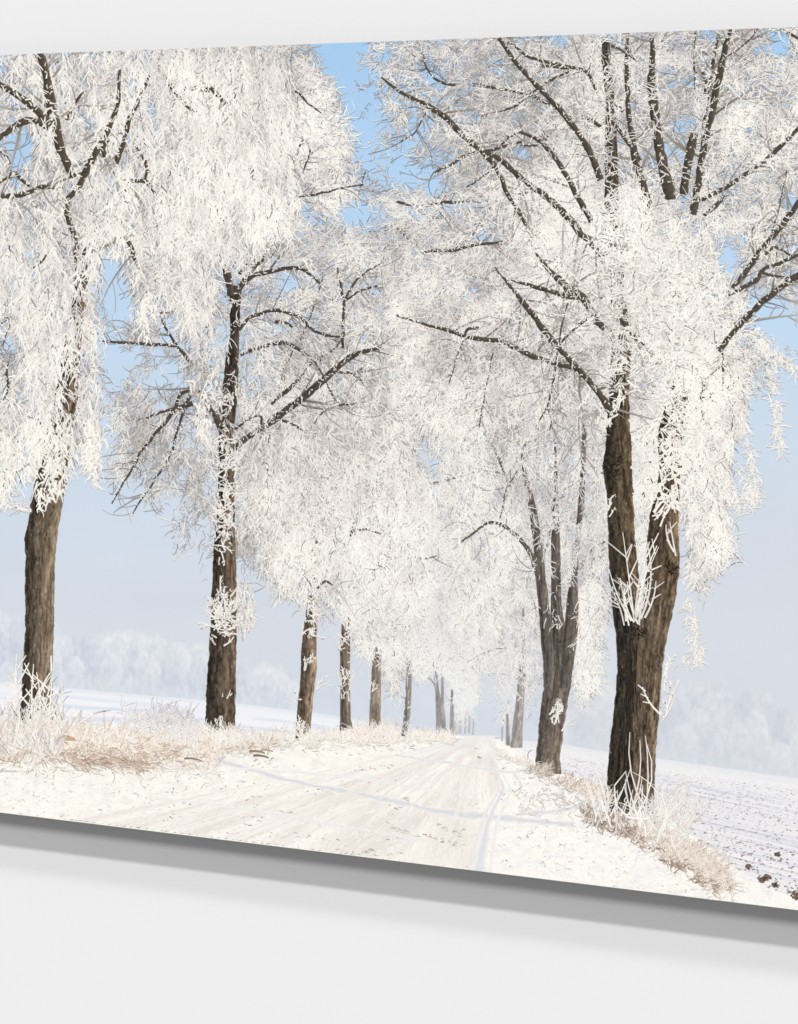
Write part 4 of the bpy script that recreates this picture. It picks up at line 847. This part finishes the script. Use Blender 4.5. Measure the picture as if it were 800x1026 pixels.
grass(k, 2100, area(-150, 215, lambda x: curve(x, BANKL) + 17, 8), -DOWN, 1.0, (6, 19), (0.7, 1.6), [(0, (206, 178, 156)), (0.35, (236, 220, 204)), (0.6, (248, 240, 229)), (1, (255, 251, 242))], Zg + 3.4e-5, 2e-5, 205)
grass(k, 420, area(120, 200, lambda x: 722 + (x - 120) * 0.17, 7), -DOWN, 0.7, (5, 13), (0.6, 1.2), [(0, (222, 214, 214)), (1, (250, 246, 242))], Zg + 5.2e-5, 1e-5, 206)
grass(k, 160, area(150, 190, lambda x: 722 + 0 * x, 6), -DOWN, 0.6, (7, 17), (0.6, 1.0), [(0, (190, 184, 186)), (1, (232, 228, 230))], Zg + 5e-5, 1e-5, 207)
grass(k, 240, area(60, 205, lambda x: 757 + (x - 60) * -0.02, 7), 0.1, 0.5, (3, 12), (0.6, 1.2), [(0, (150, 126, 110)), (1, (214, 190, 170))], Zg + 5.4e-5, 1e-5, 208)
for jj, (x, y, L, a, w, c) in enumerate(((61, 740, 15, 0.15, 6, (206, 172, 146)), (60, 739, 10, -0.1, 2, (150, 116, 94)), (250, 753, 16, 0.15, 2.4, (150, 128, 112)), (254, 757, 16, 0.2, 2.2, (130, 110, 96)), (262, 751, 12, 0.2, 2.2, (190, 170, 152)), (185, 760, 18, 0.2, 2, (140, 118, 102)))):
    q = np.array
    strokes(k, q([x * 1.]), q([y * 1.]), q([a]), q([L * 1.]), q([w * 1.]), q([c]).astype(float), q([Zg + 6.2e-5 + 1.5e-6 * jj]), 0.6, 6, 0.5)
grass(k, 150, area(-8, 60, lambda x: 750 + 0 * x, 5), -DOWN, 0.42, (12, 50), (0.8, 1.5), WHITE, Zg + 7e-5, 1.5e-5, 209)
grass(k, 110, area(-60, 62, lambda x: 752 + 0 * x, 5), -DOWN, 0.6, (8, 30), (0.9, 1.6), [(0, (150, 130, 116)), (0.4, (206, 194, 186)), (1, (250, 245, 238))], Zg + 7e-5, 1.5e-5, 210)
k.build('printed_grass', root, 'tan and cream frosted grass heaped round the foot of the leftmost trunk')
k = Ink()
grass(k, 2800, area(195, 455, lambda x: curve(x, BANKL) + 7 - (x - 195) * 0.014, lambda x: 5.5 - (x - 195) * 0.013), -DOWN, 0.7, (3, 11), (0.5, 1.2), PALE, Zg, 2e-5, 211)
grass(k, 500, area(355, 395, lambda x: 738 + 0 * x, 4), -DOWN, 0.7, (6, 15), (0.6, 1.2), [(0, (236, 222, 208)), (1, (255, 250, 242))], Zg + 2e-5, 1e-5, 212)
grass(k, 350, area(205, 275, lambda x: 748 + 0 * x, 5), -1.0, 0.8, (3, 10), (0.6, 1.3), TAN, Zg + 2e-5, 1e-5, 213)
grass(k, 300, area(198, 240, lambda x: 738 + 0.1 * (x - 198), 5), -DOWN, 0.7, (5, 13), (0.7, 1.4), PALE, Zg + 3e-5, 1e-5, 214)
grass(k, 60, area(275, 420, lambda x: 748 + 0 * x, 4), 0.2, 0.4, (2, 6), (0.5, 1.0), [(0, (176, 160, 146)), (1, (216, 204, 192))], Zg + 3e-5, 1e-5, 215)
k.build('printed_grass', root, 'thin fringe of pale frosted grass along the left row of trunks')
k = Ink()
foot = lambda x: 812 + (x - 600) * 0.32
grass(k, 380, area(588, 668, foot, 7), -DOWN, 0.8, (6, 20), (0.9, 1.9), WHITE, Zg, 2e-5, 221)
grass(k, 620, area(584, 640, lambda x: 818 + (x - 590) * 0.35, 5), -0.8, 0.9, (3, 11), (0.7, 1.6), [(0, (96, 78, 66)), (0.4, (164, 140, 122)), (0.8, (226, 210, 198)), (1, (252, 246, 238))], Zg + 2e-5, 1e-5, 222)
grass(k, 950, area(640, 735, lambda x: 832 + (x - 640) * 0.66, lambda x: 8 + 0 * x), -1.2, 0.8, (4, 15), (0.6, 1.3), TAN, Zg + 3e-5, 1e-5, 223)
grass(k, 420, area(655, 725, lambda x: 828 + (x - 655) * 0.74, lambda x: 13 + 0 * x), -DOWN + 0.5, 0.7, (6, 16), (0.6, 1.2), [(0, (206, 184, 166)), (1, (252, 246, 238))], Zg + 4e-5, 1e-5, 224)
grass(k, 42, area(592, 668, lambda x: 815 + (x - 592) * 0.28, 6), -DOWN - 0.05, 0.32, (22, 62), (1.5, 2.6), WHITE[1:], Zg + 5.2e-5, 1e-5, 225)
grass(k, 120, area(660, 690, lambda x: 818 + (x - 660) * 0.5, 8), -DOWN + .2, 0.4, (14, 42), (0.8, 1.5), [(0, (226, 214, 206)), (1, (254, 250, 245))], Zg + 5.2e-5, 1e-5, 226)
grass(k, 10, area(628, 650, lambda x: 815 + 0 * x, 4), -DOWN, 0.10, (60, 84), (1.8, 2.6), [(0, (226, 216, 208)), (1, (252, 247, 240))], Zg + 6.4e-5, 5e-6, 227)
grass(k, 120, area(640, 720, lambda x: 842 + (x - 640) * 0.62, 4), 0.2, 0.7, (3, 9), (0.8, 1.5), [(0, (110, 88, 76)), (1, (176, 148, 126))], Zg + 4.6e-5, 5e-6, 228)
k.build('printed_grass', root, 'white rimed stems and tan grass round the foot of the large right tree')
k = Ink()
grass(k, 420, area(528, 572, lambda x: 768 + (x - 528) * 0.34, 4), -1.0, 0.8, (3, 10), (0.6, 1.3), [(0, (130, 110, 98)), (0.5, (204, 186, 172)), (1, (250, 243, 234))], Zg, 1e-5, 231)
grass(k, 360, area(560, 612, lambda x: 780 + (x - 560) * 0.42, 4), -1.0, 0.8, (3, 10), (0.6, 1.2), TAN, Zg + 1e-5, 1e-5, 232)
grass(k, 220, area(515, 600, lambda x: 800 + 0 * x, 8), 0.3, 0.7, (2, 7), (0.5, 1.1), [(0, (190, 176, 166)), (1, (240, 232, 224))], Zg + 1e-5, 1e-5, 233)
grass(k, 160, area(497, 530, lambda x: 755 + (x - 497) * 0.4, 2), -1.0, 0.8, (2, 6), (0.5, 1.0), PALE, Zg + 1e-5, 1e-5, 234)
k.build('printed_grass', root, 'low tufts of frosted grass round the triple stemmed tree on the right')

# ------------------------------------------------------------------ wall
me = bpy.data.meshes.new('wall')
yw = THICK + 0.0005
me.from_pydata([(-6, yw, -5), (6, yw, -5), (6, yw, 5), (-6, yw, 5), (-6, yw + .1, -5), (6, yw + .1, -5), (6, yw + .1, 5), (-6, yw + .1, 5)], [],
               [(0, 1, 2, 3), (5, 4, 7, 6), (4, 0, 3, 7), (1, 5, 6, 2), (3, 2, 6, 7), (4, 5, 1, 0)])
me.update(); me.materials.append(M_WALL)
w = link(bpy.data.objects.new('wall', me)); w['kind'] = 'structure'; w['label'] = 'plain pale grey wall behind the print'

# ------------------------------------------------------------------ light: three gallery lamps high in front of the wall, and pale room light
def lamp(name, slope, rad, size, side=0.0, dist=120.0):
    d = Vector((side, -1.0, slope)).normalized()
    l = bpy.data.lights.new(name, 'AREA'); l.shape = 'DISK'; l.size = size * dist / 24
    E = rad * math.pi / 0.75
    l.energy = E * math.pi * dist ** 2 / (-d.y)
    o = bpy.data.objects.new(name, l); o.location = d * dist
    o.rotation_euler = (-d).to_track_quat('-Z', 'Y').to_euler()
    link(o)
LAMPS = [(0.86, 0.230, 4.0), (1.54, 0.284, 1.0), (2.36, 0.122, 1.9)]
for i, (s, rad, size) in enumerate(LAMPS): lamp('gallery_lamp', s, rad, size)
wd = bpy.data.worlds.new('World'); scene.world = wd; wd.use_nodes = True
wd.node_tree.nodes['Background'].inputs[0].default_value = (1, 1, 1, 1)
wd.node_tree.nodes['Background'].inputs[1].default_value = 0.318

# ------------------------------------------------------------------ camera
cd = bpy.data.cameras.new('camera'); cam = link(bpy.data.objects.new('camera', cd))
cam.location = (CAM[0], CAM[1], 0.0)
cam.rotation_euler = (math.pi / 2, 0, YAW)
cd.sensor_fit = 'VERTICAL'; cd.sensor_height = 36.0; cd.lens = F / 1026.0 * 36.0
cd.shift_y = -(513.0 - HOR) / 1026.0
cd.clip_start = 0.01; cd.clip_end = 200
scene.camera = cam
scene.cycles.filter_width = 1.6
scene.view_settings.view_transform = 'Standard'; scene.view_settings.look = 'None'
scene.view_settings.exposure = 0; scene.view_settings.gamma = 1
